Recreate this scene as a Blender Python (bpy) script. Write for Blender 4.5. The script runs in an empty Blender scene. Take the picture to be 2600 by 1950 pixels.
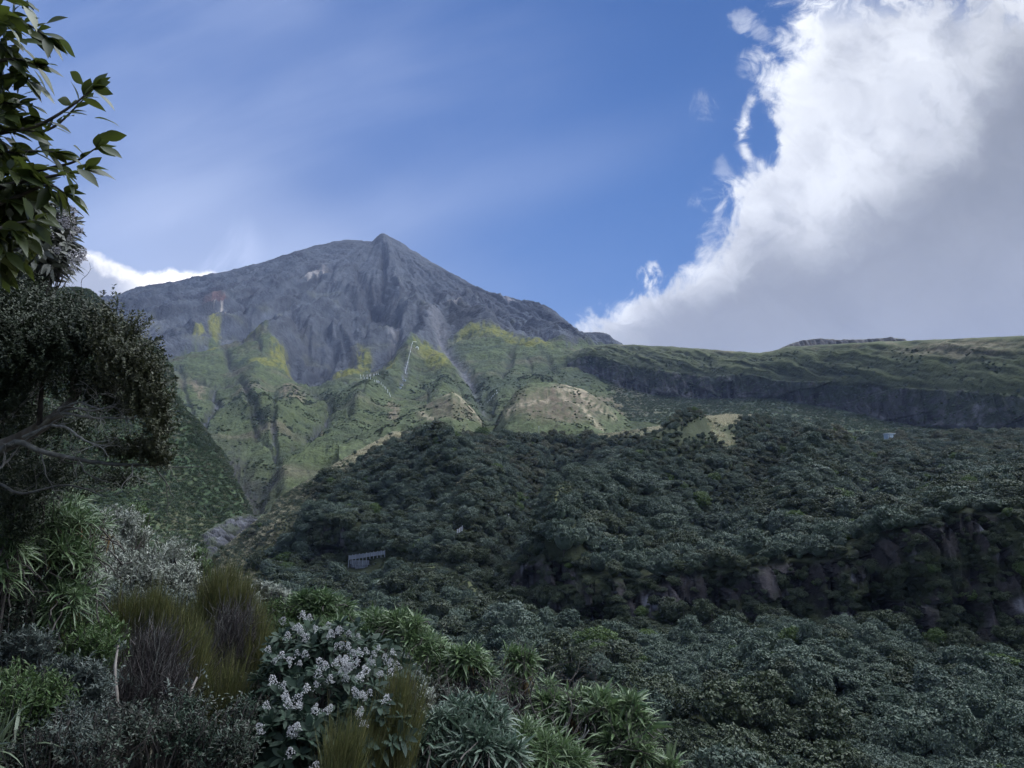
import bpy, math, random
import numpy as np
from mathutils import Vector, Matrix

random.seed(11)
RNG = np.random.default_rng(11)
scene = bpy.context.scene
COL = scene.collection
R = math.radians

# ------------------------------------------------------------------ camera
PITCH = 12.0
F = 1964.0                       # focal length in pixels of the 2600 x 1950 photograph
cam_data = bpy.data.cameras.new('camera')
cam_data.sensor_width = 36.0
cam_data.lens = 36.0 * F / 2600.0
cam_data.clip_start = 0.05
cam_data.clip_end = 20000.0
cam = bpy.data.objects.new('camera', cam_data)
cam.location = (0, 0, 0)
cam.rotation_euler = (R(90 + PITCH), 0, 0)
COL.objects.link(cam)
scene.camera = cam

SUN_AZ, SUN_EL = -22.0, 13.5
SKY_STRENGTH = 0.10
EXPOSURE = 0.55
scene.view_settings.view_transform = 'Standard'
scene.view_settings.look = 'None'
scene.view_settings.gamma = 1.0
scene.view_settings.use_curve_mapping = False
scene.view_settings.exposure = EXPOSURE
try:
    scene.cycles.use_denoising = True
    scene.cycles.volume_step_rate = 1.0
    scene.cycles.max_bounces = 6
    scene.cycles.diffuse_bounces = 3
    scene.cycles.volume_bounces = 0
    scene.cycles.transparent_max_bounces = 6
except Exception:
    pass

# ------------------------------------------------------------------ node helper
class S:
    """a socket with arithmetic"""
    def __init__(self, nt, sock): self.nt, self.s = nt, sock
    def _m(self, op, *o):
        n = self.nt.nodes.new('ShaderNodeMath'); n.operation = op
        for i, a in enumerate((self,) + o):
            if isinstance(a, S): self.nt.links.new(a.s, n.inputs[i])
            else: n.inputs[i].default_value = float(a)
        return S(self.nt, n.outputs[0])
    def __add__(self, o): return self._m('ADD', o)
    def __sub__(self, o): return self._m('SUBTRACT', o)
    def __mul__(self, o): return self._m('MULTIPLY', o)
    def __truediv__(self, o): return self._m('DIVIDE', o)
    __radd__ = __add__
    __rmul__ = __mul__
    def __rsub__(self, o): return (self * -1.0) + o
    def pow(self, o): return self._m('POWER', o)
    def abs(self): return self._m('ABSOLUTE')
    def mn(self, o): return self._m('MINIMUM', o)
    def mx(self, o): return self._m('MAXIMUM', o)
    def clamp(self): return self.mx(0.0).mn(1.0)
    def step(self, a, b):
        n = self.nt.nodes.new('ShaderNodeMapRange'); n.interpolation_type = 'SMOOTHSTEP'
        self.nt.links.new(self.s, n.inputs['Value'])
        n.inputs['From Min'].default_value = a; n.inputs['From Max'].default_value = b
        return S(self.nt, n.outputs['Result'])
    def curve(self, pts, lo, hi, olo, ohi):
        n = self.nt.nodes.new('ShaderNodeFloatCurve')
        t = ((self - lo) / (hi - lo)).clamp()
        self.nt.links.new(t.s, n.inputs['Value'])
        c = n.mapping.curves[0]
        pp = sorted([((a - lo) / (hi - lo), (b - olo) / (ohi - olo)) for a, b in pts])
        for i, q in enumerate(pp):
            if i == 0: c.points[0].location = q
            elif i == len(pp) - 1: c.points[-1].location = q
            else: c.points.new(*q)
        n.mapping.update()
        return S(self.nt, n.outputs['Value']) * (ohi - olo) + olo

def vec(nt, x, y, z):
    n = nt.nodes.new('ShaderNodeCombineXYZ')
    for i, a in enumerate((x, y, z)):
        if isinstance(a, S): nt.links.new(a.s, n.inputs[i])
        else: n.inputs[i].default_value = float(a)
    return n.outputs[0]

def noise(nt, v, scale, detail=4.0, rough=0.5, dist=0.0, lac=2.0, kind='FBM', col=False):
    n = nt.nodes.new('ShaderNodeTexNoise'); n.noise_type = kind
    try: n.normalize = True
    except Exception: pass
    if v is not None: nt.links.new(v, n.inputs['Vector'])
    n.inputs['Scale'].default_value = scale; n.inputs['Detail'].default_value = detail
    n.inputs['Roughness'].default_value = rough; n.inputs['Distortion'].default_value = dist
    n.inputs['Lacunarity'].default_value = lac
    return n.outputs['Color'] if col else S(nt, n.outputs[0])

def mixc(nt, f, a, b):
    n = nt.nodes.new('ShaderNodeMix'); n.data_type = 'RGBA'; n.clamp_factor = True
    if isinstance(f, S): nt.links.new(f.s, n.inputs[0])
    else: n.inputs[0].default_value = f
    for sock, v in ((n.inputs[6], a), (n.inputs[7], b)):
        if isinstance(v, (tuple, list)): sock.default_value = (*v[:3], 1.0)
        else: nt.links.new(v, sock)
    return n.outputs[2]

# ------------------------------------------------------------------ sky (world) and sun
def build_world():
    w = bpy.data.worlds.new('World'); scene.world = w; w.use_nodes = True
    nt = w.node_tree; nt.nodes.clear()
    out = nt.nodes.new('ShaderNodeOutputWorld'); bg = nt.nodes.new('ShaderNodeBackground')
    bg.inputs['Strength'].default_value = SKY_STRENGTH
    nt.links.new(bg.outputs[0], out.inputs[0])
    w.cycles.sampling_method = 'MANUAL'; w.cycles.sample_map_resolution = 512
    sky = nt.nodes.new('ShaderNodeTexSky'); sky.sky_type = 'NISHITA'; sky.sun_disc = False
    sky.sun_elevation = R(SUN_EL); sky.sun_rotation = R(SUN_AZ)
    sky.altitude = 1200.0; sky.air_density = 1.0; sky.dust_density = 0.35; sky.ozone_density = 3.0
    tc = nt.nodes.new('ShaderNodeTexCoord')
    D = tc.outputs['Generated']
    sep = nt.nodes.new('ShaderNodeSeparateXYZ'); nt.links.new(D, sep.inputs[0])
    dx, dy, dz = (S(nt, sep.outputs[i]) for i in range(3))
    cp, sp = math.cos(R(PITCH)), math.sin(R(PITCH))
    fw = dy * cp + dz * sp
    up = dz * cp - dy * sp
    fwc = fw.mx(0.08)
    X = dx / fwc * (F / 1000) + 1.300           # sky map: thousands of photograph pixels from a fixed axis
    Y = 0.975 - up / fwc * (F / 1000)
    front = fw.step(0.10, 0.35)
    P0 = vec(nt, X, Y, 0.0)
    # ---- high thin cloud
    Xr, Yr = X * 0.94 - Y * -0.34, Y * 0.94 + X * 0.30
    ci = noise(nt, vec(nt, Xr * 0.75, Yr * 2.6, 3.3), 1.2, 5, 0.52, 0.25)
    ci2 = noise(nt, vec(nt, X * 1.1, Y * 2.0, 8.1), 1.0, 3, 0.5, 0.0)
    left = 1.0 - X.step(0.75, 1.75)
    cirrus = ci.step(0.42, 0.78) * 0.20 * (left * 0.9 + 0.1) + ci2.step(0.38, 0.75) * 0.16 * left
    # long faint ray from the peak to the upper right
    ray = (1.0 - ((Y - (0.83 - X * 0.285)) + (ci - 0.5) * 0.08).abs().step(0.0, 0.14)) * (1.0 - X.step(1.3, 1.9)) * X.step(0.6, 1.1) * 0.13
    # plume above the left shoulder
    pl = noise(nt, vec(nt, X * 2.2 + Y * 1.4, Y * 1.1 - X * 0.3, 1.0), 2.6, 5, 0.55, 0.4)
    px_ = ((X - 0.52) / 0.17); py_ = ((Y - 0.63) / 0.14)
    plume = (1.0 - (px_ * px_ + py_ * py_).step(0.0, 1.0)) * pl.step(0.38, 0.7) * 0.55
    glow = (1.0 - (((X - 0.50) / 0.52).pow(2.0) + ((Y - 0.72) / 0.36).pow(2.0)).step(0.0, 1.0)) * 0.28
    milky = (1.0 - X.step(0.0, 1.75)) * 0.08
    thin = ((cirrus + ray + plume + glow + milky) * front).clamp()
    # tone-compress the brightest part of the sky
    bw = nt.nodes.new('ShaderNodeRGBToBW'); nt.links.new(sky.outputs[0], bw.inputs[0])
    soft = S(nt, bw.outputs[0]) * SKY_K + 1.0
    inv = soft.pow(-1.0) * SKY_GAIN
    vm = nt.nodes.new('ShaderNodeVectorMath'); vm.operation = 'SCALE'
    nt.links.new(sky.outputs[0], vm.inputs[0]); nt.links.new(inv.s, vm.inputs['Scale'])
    base = nt.nodes.new('ShaderNodeHueSaturation')
    nt.links.new(vm.outputs[0], base.inputs['Color'])
    base.inputs['Hue'].default_value = 0.514; base.inputs['Saturation'].default_value = SKY_SAT; base.inputs['Value'].default_value = SKY_VAL
    c = mixc(nt, thin, base.outputs[0], (5.0, 5.7, 7.6))
    # ---- the big cloud bank on the right
    wA = noise(nt, P0, 3.2, 3, 0.5, 0.0, col=True)
    sA = nt.nodes.new('ShaderNodeSeparateXYZ'); nt.links.new(wA, sA.inputs[0])
    wB = noise(nt, P0, 11.0, 5, 0.6, 0.6, col=True)
    sB = nt.nodes.new('ShaderNodeSeparateXYZ'); nt.links.new(wB, sB.inputs[0])
    Xw = X + (S(nt, sA.outputs[0]) - 0.5) * 0.08 + (S(nt, sB.outputs[0]) - 0.5) * 0.08
    Yw = Y + (S(nt, sA.outputs[1]) - 0.5) * 0.08 + (S(nt, sB.outputs[1]) - 0.5) * 0.08
    edge = Yw.curve([(-0.9, 2.35), (-0.4, 2.08), (-0.1, 2.0), (0.0, 1.985), (0.14, 1.955), (0.25, 1.925), (0.33, 1.92), (0.42, 1.90),
                     (0.50, 1.835), (0.58, 1.805), (0.64, 1.775), (0.70, 1.73), (0.755, 1.63), (0.80, 1.52), (0.845, 1.42), (0.9, 1.38)],
                    -0.9, 0.9, 1.3, 2.4)
    s = Xw - edge
    det = noise(nt, vec(nt, X, Y, 0.6), 9.0, 9, 0.62, 1.1)
    rid = noise(nt, vec(nt, Xw * 1.3 + Yw * 0.5, Yw * 1.1 - Xw * 0.5, 2.0), 7.0, 8, 0.6, 0.6)
    dens = (s + (det - 0.5) * 0.34 * (1.0 - s.step(0.0, 0.35)) + (rid - 0.5) * 0.16).step(-0.03, 0.085)
    # the arching tongue with its blue hole, and stray wisps
    ax, ay = (Xw - 1.940) / 0.050, (Yw - 0.345) / 0.092
    rr = (ax * ax + ay * ay).pow(0.5)
    arch = (1.0 - ((rr - 1.0 + (det - 0.5) * 0.8).abs()).step(0.0, 0.42)) * det.step(0.34, 0.56) * (1.0 - (X - Y * 0.2).step(1.84, 1.90) * 0.25)
    hole = (1.0 - (rr + (det - 0.5) * 1.6).step(0.40, 0.95)) * (1.0 - (det + (Y - 0.40) * 1.4).step(0.50, 0.62) * 0.9)
    dens = (dens * (1.0 - hole)).mx(arch * 0.95)
    def wisp(cx, cy, rx, ry, a, lo=0.46):
        qx, qy = (Xw - cx) / rx, (Yw - cy) / ry
        return (1.0 - (qx * qx + qy * qy).step(0.0, 1.0)) * det.step(lo, lo + 0.2) * a
    for q in ((1.885, 0.062, 0.04, 0.035, 0.5, .44), (1.905, 0.16, 0.055, 0.05, 0.55, .42), (1.93, 0.075, 0.03, 0.03, 0.4), (1.785, 0.275, 0.055, 0.05, 0.25),
              (1.655, 0.715, 0.032, 0.042, 1.0, .38), (1.80, 0.52, 0.05, 0.04, 0.35), (1.84, 0.46, 0.05, 0.06, 0.35)):
        dens = dens.mx(wisp(*q))
    breakup = 1.0 - (1.0 - Y.step(-0.02, 0.10)) * (1.0 - rid.step(0.40, 0.56)) * 0.7
    dens = dens * breakup
    wid = Yw.curve([(-0.9, 0.9), (0.0, 0.62), (0.25, 0.50), (0.45, 0.36), (0.6, 0.20), (0.7, 0.09), (0.8, 0.05), (0.9, 0.05)], -0.9, 0.9, 0.0, 1.0)
    big = noise(nt, vec(nt, Xw * 1.2 + Yw * 1.1, Yw - Xw, 5.0), 2.3, 4, 0.45, 0.4)
    puffs = noise(nt, vec(nt, Xw * 1.1 - Yw * 0.35, Yw * 1.3, 4.0), 4.2, 7, 0.56, 0.35)
    shade = (s - wid + (big - 0.5) * 0.42 + (puffs - 0.5) * 0.30).step(-0.16, 0.30)
    fine = noise(nt, vec(nt, Xw, Yw, 9.0), 6.0, 5, 0.5, 0.8)
    rim = (1.0 - s.step(0.02, 0.16)) * 0.35
    lit = 0.86 + rim - (fine - 0.42).mx(0.0) * 1.0 - (puffs - 0.44).mx(0.0) * 2.1 - (big - 0.5).mx(0.0) * 0.5
    white = mixc(nt, lit.clamp(), (2.7, 2.9, 3.5), (7.4, 7.6, 7.9))
    grey = mixc(nt, (Y.step(0.25, 0.85) * 0.6 + (puffs - 0.36) * 1.6).clamp(), (1.70, 1.80, 2.02), (2.40, 2.50, 2.78))
    ccol = mixc(nt, shade, white, grey)
    c = mixc(nt, dens * front, c, ccol)
    # ---- the small bank behind the left shoulder, bright where the sun stands behind the ridge
    lt = Xw.curve([(-0.4, 0.60), (0.1, 0.615), (0.22, 0.635), (0.28, 0.655), (0.33, 0.672), (0.38, 0.690), (0.43, 0.685), (0.50, 0.690), (0.58, 0.694), (0.66, 0.715), (0.8, 0.80)],
                  -0.4, 0.8, 0.5, 0.9)
    puff = noise(nt, P0, 22.0, 5, 0.55, 0.3)
    dl = Y - lt + (puff - 0.5) * 0.045
    d2 = dl.step(-0.006, 0.018) * (1.0 - X.step(0.62, 0.75))
    sun_side = X.step(0.27, 0.47)
    core = (dl + (puff - 0.5) * 0.05).step(0.012, 0.06) * (1.0 - sun_side)
    c2 = mixc(nt, core, (8.5, 8.4, 8.3), (3.3, 3.55, 4.3))
    c2 = mixc(nt, sun_side, c2, (13.0, 12.6, 12.0))
    c = mixc(nt, d2 * front, c, c2)
    # ---- bright cloud added out of frame, overhead and behind, to light the land
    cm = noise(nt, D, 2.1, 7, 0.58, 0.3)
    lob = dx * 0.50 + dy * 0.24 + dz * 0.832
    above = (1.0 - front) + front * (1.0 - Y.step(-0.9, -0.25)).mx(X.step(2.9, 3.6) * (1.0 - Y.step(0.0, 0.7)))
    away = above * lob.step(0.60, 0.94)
    cc = mixc(nt, cm.step(0.45, 0.70), (FILL_CLOUD * 0.74, FILL_CLOUD * 0.80, FILL_CLOUD * 0.86), (FILL_CLOUD, FILL_CLOUD * 1.02, FILL_CLOUD * 0.99))
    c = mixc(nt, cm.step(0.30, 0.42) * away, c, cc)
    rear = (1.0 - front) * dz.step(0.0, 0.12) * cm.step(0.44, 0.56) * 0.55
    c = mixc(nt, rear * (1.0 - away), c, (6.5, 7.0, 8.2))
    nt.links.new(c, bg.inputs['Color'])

FILL_CLOUD = 60.0  # brightness of the added cloud overhead
SKY_SAT, SKY_VAL, SKY_K, SKY_GAIN = 1.24, 1.0, 0.28, 1.30
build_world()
sd = Vector((math.sin(R(SUN_AZ)) * math.cos(R(SUN_EL)), math.cos(R(SUN_AZ)) * math.cos(R(SUN_EL)), math.sin(R(SUN_EL))))
sun_data = bpy.data.lights.new('sun', 'SUN'); sun_data.energy = 3.0; sun_data.angle = R(0.5); sun_data.color = (1.0, 0.93, 0.82)
sun = bpy.data.objects.new('sun', sun_data); COL.objects.link(sun)
sun.rotation_euler = sd.to_track_quat('Z', 'Y').to_euler()

# ------------------------------------------------------------------ general helpers
CP, SP = math.cos(R(PITCH)), math.sin(R(PITCH))
def P(px, py, d):
    """point on the ground plan distance d in front of the viewpoint, seen in direction (px, py)"""
    px, py, d = np.asarray(px, float), np.asarray(py, float), np.asarray(d, float)
    u, v = (px - 1300) / F, (975 - py) / F
    h = CP - v * SP
    return np.stack(np.broadcast_arrays(u / h * d, d, (SP + v * CP) / h * d), -1)
def proj(p):
    fwd = p[..., 1] * CP + p[..., 2] * SP
    up = p[..., 2] * CP - p[..., 1] * SP
    return 1300 + F * p[..., 0] / fwd, 975 - F * up / fwd

_G = np.random.default_rng(5).normal(size=(256, 3)); _G /= np.linalg.norm(_G, axis=1)[:, None]
def perlin(p, seed=0):
    p = np.asarray(p, float); i = np.floor(p).astype(np.int64); f = p - i
    w = f * f * f * (f * (f * 6 - 15) + 10)
    r = 0.0
    for a in (0, 1):
        wa = w[:, 0] if a else 1 - w[:, 0]
        for b in (0, 1):
            wb = w[:, 1] if b else 1 - w[:, 1]
            for c in (0, 1):
                wc = w[:, 2] if c else 1 - w[:, 2]
                h = ((i[:, 0] + a) * 374761393 + (i[:, 1] + b) * 668265263 + (i[:, 2] + c) * 1440662683 + seed * 974634777) & 0xffffffff
                h = ((h ^ (h >> 13)) * 1274126177) & 0xffffffff
                g = _G[(h ^ (h >> 16)) & 255]
                r = r + wa * wb * wc * ((f[:, 0] - a) * g[:, 0] + (f[:, 1] - b) * g[:, 1] + (f[:, 2] - c) * g[:, 2])
    return r * 1.5
def fbm(p, octaves=5, gain=0.5, lac=2.03, seed=0):
    r, a, t = 0.0, 1.0, 0.0
    for o in range(octaves):
        r = r + a * perlin(p, seed + o); t += a; a *= gain; p = p * lac
    return r / t
def ridged(p, octaves=5, gain=0.55, lac=2.05, seed=0):
    r, a, t = 0.0, 1.0, 0.0
    for o in range(octaves):
        r = r + a * (1.12 - np.sqrt(perlin(p, seed + o) ** 2 + .012) * 1.8); t += a; a *= gain; p = p * lac
    return r / t
def sstep(a, b, x):
    t = np.clip((x - a) / (b - a), 0, 1); return t * t * (3 - 2 * t)
def linedist(px, py, poly):
    """distance to a polyline, and the position 0..1 along it"""
    best = np.full(px.shape, 1e9); at = np.zeros(px.shape); n = len(poly) - 1
    for k in range(n):
        (ax, ay), (bx, by) = poly[k][:2], poly[k + 1][:2]
        ex, ey = bx - ax, by - ay
        t = np.clip(((px - ax) * ex + (py - ay) * ey) / (ex * ex + ey * ey), 0, 1)
        d = np.hypot(px - ax - t * ex, py - ay - t * ey)
        m = d < best; best = np.where(m, d, best); at = np.where(m, (k + t) / n, at)
    return best, at
def blob(px, py, cx, cy, rx, ry, rot=0.0):
    c, s = math.cos(R(rot)), math.sin(R(rot)); x, y = px - cx, py - cy
    return np.hypot((x * c + y * s) / rx, (-x * s + y * c) / ry)

def blocks(x, z, sx, sz, seed):
    """cell pattern: a constant random value over each jittered cell, and how near the cell border is"""
    x, z = x / sx, z / sz; i, k = np.floor(x).astype(np.int64), np.floor(z).astype(np.int64); b1 = np.full(x.shape, 9.); b2 = b1.copy(); val = np.zeros(x.shape)
    def h(a, b, q):
        t = (a * 374761393 + b * 668265263 + (seed * 7 + q) * 974634777) & 0xffffffff; t = ((t ^ (t >> 13)) * 1274126177) & 0xffffffff; return ((t ^ (t >> 16)) & 0xffff) / 65535.
    for a in (-1, 0, 1):
        for c in (-1, 0, 1):
            ci, ck = i + a, k + c; d = np.hypot(ci + h(ci, ck, 1) - x, ck + h(ci, ck, 2) - z); m = d < b1; b2 = np.where(m, b1, np.minimum(b2, d)); val = np.where(m, h(ci, ck, 3), val); b1 = np.minimum(b1, d)
    return val - .5, b2 - b1
def mesh_from(name, verts, quads=None, tris=None, smooth=False, mats=(), matidx=None):
    me = bpy.data.meshes.new(name)
    quads = np.zeros((0, 4), int) if quads is None else np.asarray(quads)
    tris = np.zeros((0, 3), int) if tris is None else np.asarray(tris)
    me.vertices.add(len(verts)); me.vertices.foreach_set('co', np.ascontiguousarray(verts, dtype=np.float32).ravel())
    loops = np.concatenate([quads.ravel(), tris.ravel()]).astype(np.int32)
    me.loops.add(len(loops)); me.loops.foreach_set('vertex_index', loops)
    tot = np.concatenate([np.full(len(quads), 4), np.full(len(tris), 3)]).astype(np.int32)
    st = np.concatenate([[0], np.cumsum(tot)[:-1]]).astype(np.int32) if len(tot) else tot
    me.polygons.add(len(tot)); me.polygons.foreach_set('loop_start', st)
    try: me.polygons.foreach_set('loop_total', tot)
    except Exception: pass
    me.polygons.foreach_set('use_smooth', np.broadcast_to(np.asarray(smooth, bool), (len(tot),)).copy())
    for m in mats: me.materials.append(m)
    if matidx is not None: me.polygons.foreach_set('material_index', np.asarray(matidx, dtype=np.int32))
    me.update(calc_edges=True); me.validate()
    return me
def set_color(me, name, col):
    at = me.attributes.new(name, 'FLOAT_COLOR', 'POINT')
    c = np.ones((len(col), 4), np.float32); c[:, :3] = col
    at.data.foreach_set('color', c.ravel())
def link(name, me, parent=None, loc=None):
    o = bpy.data.objects.new(name, me); COL.objects.link(o)
    if parent is not None: o.parent = parent
    if loc is not None: o.location = loc
    return o
def tag(o, label=None, cat=None, group=None, kind=None):
    if label: o['label'] = label
    if cat: o['category'] = cat
    if group: o['group'] = group
    if kind: o['kind'] = kind
    return o
def thing(name, label, cat, loc=(0, 0, 0), rz=0.0, group=None):
    o = bpy.data.objects.new(name, None); COL.objects.link(o)
    o.empty_display_size = 0.1; o.location = loc; o.rotation_euler = (0, 0, rz)
    return tag(o, label, cat, group)

class MB:
    """collects pieces of one mesh"""
    def __init__(self): self.v, self.q, self.t, self.n = [], [], [], 0
    def add(self, v, q=None, t=None):
        v = np.asarray(v, float).reshape(-1, 3)
        if q is not None and len(q): self.q.append(np.asarray(q) + self.n)
        if t is not None and len(t): self.t.append(np.asarray(t) + self.n)
        self.v.append(v); self.n += len(v)
    def tube(self, pts, rad, sides=6, cap=True):
        pts = np.asarray(pts, float); n = len(pts); rad = np.broadcast_to(np.asarray(rad, float), (n,))
        tan = np.gradient(pts, axis=0); tan /= np.linalg.norm(tan, axis=1)[:, None] + 1e-9
        ref = np.array([0.31, 0.95, 0.05]) if abs(tan[0, 1]) < 0.8 else np.array([1.0, 0.1, 0])
        a = np.cross(tan, ref); a /= np.linalg.norm(a, axis=1)[:, None] + 1e-9; b = np.cross(tan, a)
        th = np.arange(sides) / sides * 2 * math.pi
        v = pts[:, None] + rad[:, None, None] * (np.cos(th)[None, :, None] * a[:, None] + np.sin(th)[None, :, None] * b[:, None])
        k = np.arange(n - 1)[:, None] * sides; j = np.arange(sides)[None]; j2 = (j + 1) % sides
        q = np.stack([k + j, k + j2, k + sides + j2, k + sides + j], -1).reshape(-1, 4)
        self.add(v, q)
        if cap:
            self.add(np.vstack([v[-1], pts[-1:] + tan[-1:] * rad[-1]]), t=[(i, (i + 1) % sides, sides) for i in range(sides)])
            self.add(np.vstack([v[0], pts[:1]]), t=[((i + 1) % sides, i, sides) for i in range(sides)])
    def box(self, x0, x1, y0, y1, z0, z1, M=None):
        v = np.array([(x, y, z) for x in (x0, x1) for y in (y0, y1) for z in (z0, z1)], float)
        if M is not None: v = v @ np.asarray(M)[:3, :3].T + np.asarray(M)[:3, 3]
        self.add(v, [(0, 1, 3, 2), (4, 6, 7, 5), (0, 4, 5, 1), (2, 3, 7, 6), (0, 2, 6, 4), (1, 5, 7, 3)])
    def mesh(self, name, mats, smooth=False):
        v = np.concatenate(self.v) if self.v else np.zeros((0, 3))
        q = np.concatenate(self.q) if self.q else None; t = np.concatenate(self.t) if self.t else None
        return mesh_from(name, v, q, t, smooth, mats)
    def build(self, name, mat, parent=None, smooth=False, loc=None):
        return link(name, self.mesh(name, [mat], smooth), parent, loc)

def norm(a): return a / (np.linalg.norm(a, axis=-1, keepdims=True) + 1e-9)

def leaves(mb, o, d, up, L, W, bend=0.3, K=3, prof=None, fold=0.0, droop=(0, 0, -1)):
    """N curved leaf blades: origins o, directions d, surface normals up, lengths L, widths W"""
    N = len(o); d = norm(d); side = norm(np.cross(d, up)); nrm = norm(np.cross(side, d))
    L = np.broadcast_to(np.asarray(L, float), (N,)); W = np.broadcast_to(np.asarray(W, float), (N,))
    bend = np.broadcast_to(np.asarray(bend, float), (N,))
    if K == 1:
        m = o + d * (L * 0.45)[:, None]
        v = np.stack([o, m - side * (W / 2)[:, None], o + d * L[:, None] - nrm * (bend * L * 0.5)[:, None], m + side * (W / 2)[:, None]], 1)
        mb.add(v, (np.arange(N)[:, None] * 4 + np.arange(4)[None])); return
    t = np.linspace(0, 1, K + 1)
    if prof is None: prof = np.sin(np.pi * (0.06 + 0.92 * t ** 0.8)) 
    prof = np.asarray(prof)
    dr = np.asarray(droop, float)
    c = o[:, None] + d[:, None] * (L[:, None] * t)[..., None] + dr * (bend[:, None] * L[:, None] * t ** 2)[..., None]
    w = side[:, None] * (W[:, None] * prof / 2)[..., None]
    rows = 3 if fold else 2
    if fold:
        lift = nrm[:, None] * (W[:, None] * prof * fold)[..., None]
        v = np.stack([c - w + lift, c, c + w + lift], 2)
    else: v = np.stack([c - w, c + w], 2)
    per = (K + 1) * rows; base = np.arange(N)[:, None, None] * per; k = np.arange(K)[None, :, None] * rows; s = np.arange(rows - 1)[None, None]
    q = np.stack([base + k + s, base + k + s + 1, base + k + rows + s + 1, base + k + rows + s], -1).reshape(-1, 4)
    mb.add(v.reshape(-1, 3), q)

# ------------------------------------------------------------------ materials
def new_mat(name):
    m = bpy.data.materials.new(name); m.use_nodes = True; nt = m.node_tree
    b = next(n for n in nt.nodes if n.type == 'BSDF_PRINCIPLED'); o = next(n for n in nt.nodes if n.type == 'OUTPUT_MATERIAL')
    return m, nt, b, o
def ramp(nt, f, cols):
    n = nt.nodes.new('ShaderNodeValToRGB'); e = n.color_ramp.elements
    while len(e) < len(cols): e.new(0.5)
    for i, c in enumerate(cols):
        e[i].position = i / (len(cols) - 1); e[i].color = (*c, 1)
    nt.links.new(f.s if isinstance(f, S) else f, n.inputs[0]); return n.outputs[0]
def leaf_mat(name, cols, rough=0.5, trans=0.22, tcol=None, spec=0.35, per_obj=None, clump=None):
    m, nt, b, o = new_mat(name)
    g = nt.nodes.new('ShaderNodeNewGeometry')
    c = ramp(nt, g.outputs['Random Per Island'], cols)
    if clump:
        tc = nt.nodes.new('ShaderNodeTexCoord')
        c = mixc(nt, noise(nt, tc.outputs['Object'], clump[0], 2).step(0.42, 0.62), c, mixc(nt, 0.6, c, clump[1]))
    if per_obj:
        oi = nt.nodes.new('ShaderNodeObjectInfo')
        c = mixc(nt, 0.55, c, ramp(nt, oi.outputs['Random'], per_obj))
    nt.links.new(c, b.inputs['Base Color']); b.inputs['Roughness'].default_value = rough
    b.inputs['Specular IOR Level'].default_value = spec
    if trans:
        t = nt.nodes.new('ShaderNodeBsdfTranslucent'); mx = nt.nodes.new('ShaderNodeMixShader'); mx.inputs[0].default_value = trans
        if tcol: nt.links.new(mixc(nt, 0.5, c, tcol), t.inputs[0])
        else: nt.links.new(c, t.inputs[0])
        nt.links.new(b.outputs[0], mx.inputs[1]); nt.links.new(t.outputs[0], mx.inputs[2]); nt.links.new(mx.outputs[0], o.inputs[0])
    return m
def plain_mat(name, c1, c2, scale=8.0, rough=0.8, bump=0.3, metal=0.0, spec=0.3, stretch=(1, 1, 1)):
    m, nt, b, o = new_mat(name)
    tc = nt.nodes.new('ShaderNodeTexCoord'); mp = nt.nodes.new('ShaderNodeMapping'); mp.inputs['Scale'].default_value = stretch
    nt.links.new(tc.outputs['Object'], mp.inputs[0])
    n = noise(nt, mp.outputs[0], scale, 5, 0.6)
    nt.links.new(mixc(nt, n.step(0.35, 0.65), c1, c2), b.inputs['Base Color'])
    b.inputs['Roughness'].default_value = rough; b.inputs['Metallic'].default_value = metal; b.inputs['Specular IOR Level'].default_value = spec
    if bump:
        bp = nt.nodes.new('ShaderNodeBump'); bp.inputs['Strength'].default_value = bump; bp.inputs['Distance'].default_value = 0.02
        nt.links.new(n.s, bp.inputs['Height']); nt.links.new(bp.outputs[0], b.inputs['Normal'])
    return m
def terrain_mat(name, s1, s2, bump=0.6, dist=1.0, var=0.35):
    """ground whose colour is stored on the mesh, broken up by two sizes of world-space noise"""
    m, nt, b, o = new_mat(name)
    at = nt.nodes.new('ShaderNodeAttribute'); at.attribute_name = 'ground_colour'
    tc = nt.nodes.new('ShaderNodeTexCoord')
    n1 = noise(nt, tc.outputs['Object'], s1, 8, 0.66); n2 = noise(nt, tc.outputs['Object'], s2, 5, 0.65)
    f = ((n1 - 0.5) * (2.6 * var) + (n2 - 0.5) * (3.2 * var) + 1.0).mx(0.25)
    vm = nt.nodes.new('ShaderNodeVectorMath'); vm.operation = 'SCALE'
    nt.links.new(at.outputs['Color'], vm.inputs[0]); nt.links.new(f.s, vm.inputs['Scale'])
    nt.links.new(vm.outputs[0], b.inputs['Base Color']); b.inputs['Roughness'].default_value = 0.95; b.inputs['Specular IOR Level'].default_value = 0.15
    bp = nt.nodes.new('ShaderNodeBump'); bp.inputs['Strength'].default_value = bump; bp.inputs['Distance'].default_value = dist
    h = n1 * 1.0 + n2 * 0.4
    nt.links.new(h.s, bp.inputs['Height']); nt.links.new(bp.outputs[0], b.inputs['Normal'])
    return m

def smooth_line(q, n):
    q = np.asarray(q, float); s = np.linspace(0, len(q) - 1, n); i = np.clip(s.astype(int), 0, len(q) - 2); t = (s - i)[:, None]
    e = np.vstack([2 * q[0] - q[1], q, 2 * q[-1] - q[-2]]); a, b, c, d = e[i], e[i + 1], e[i + 2], e[i + 3]
    return .5 * (2 * b + (c - a) * t + (2 * a - 5 * b + 4 * c - d) * t * t + (3 * b - a - 3 * c + d) * t ** 3)

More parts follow.
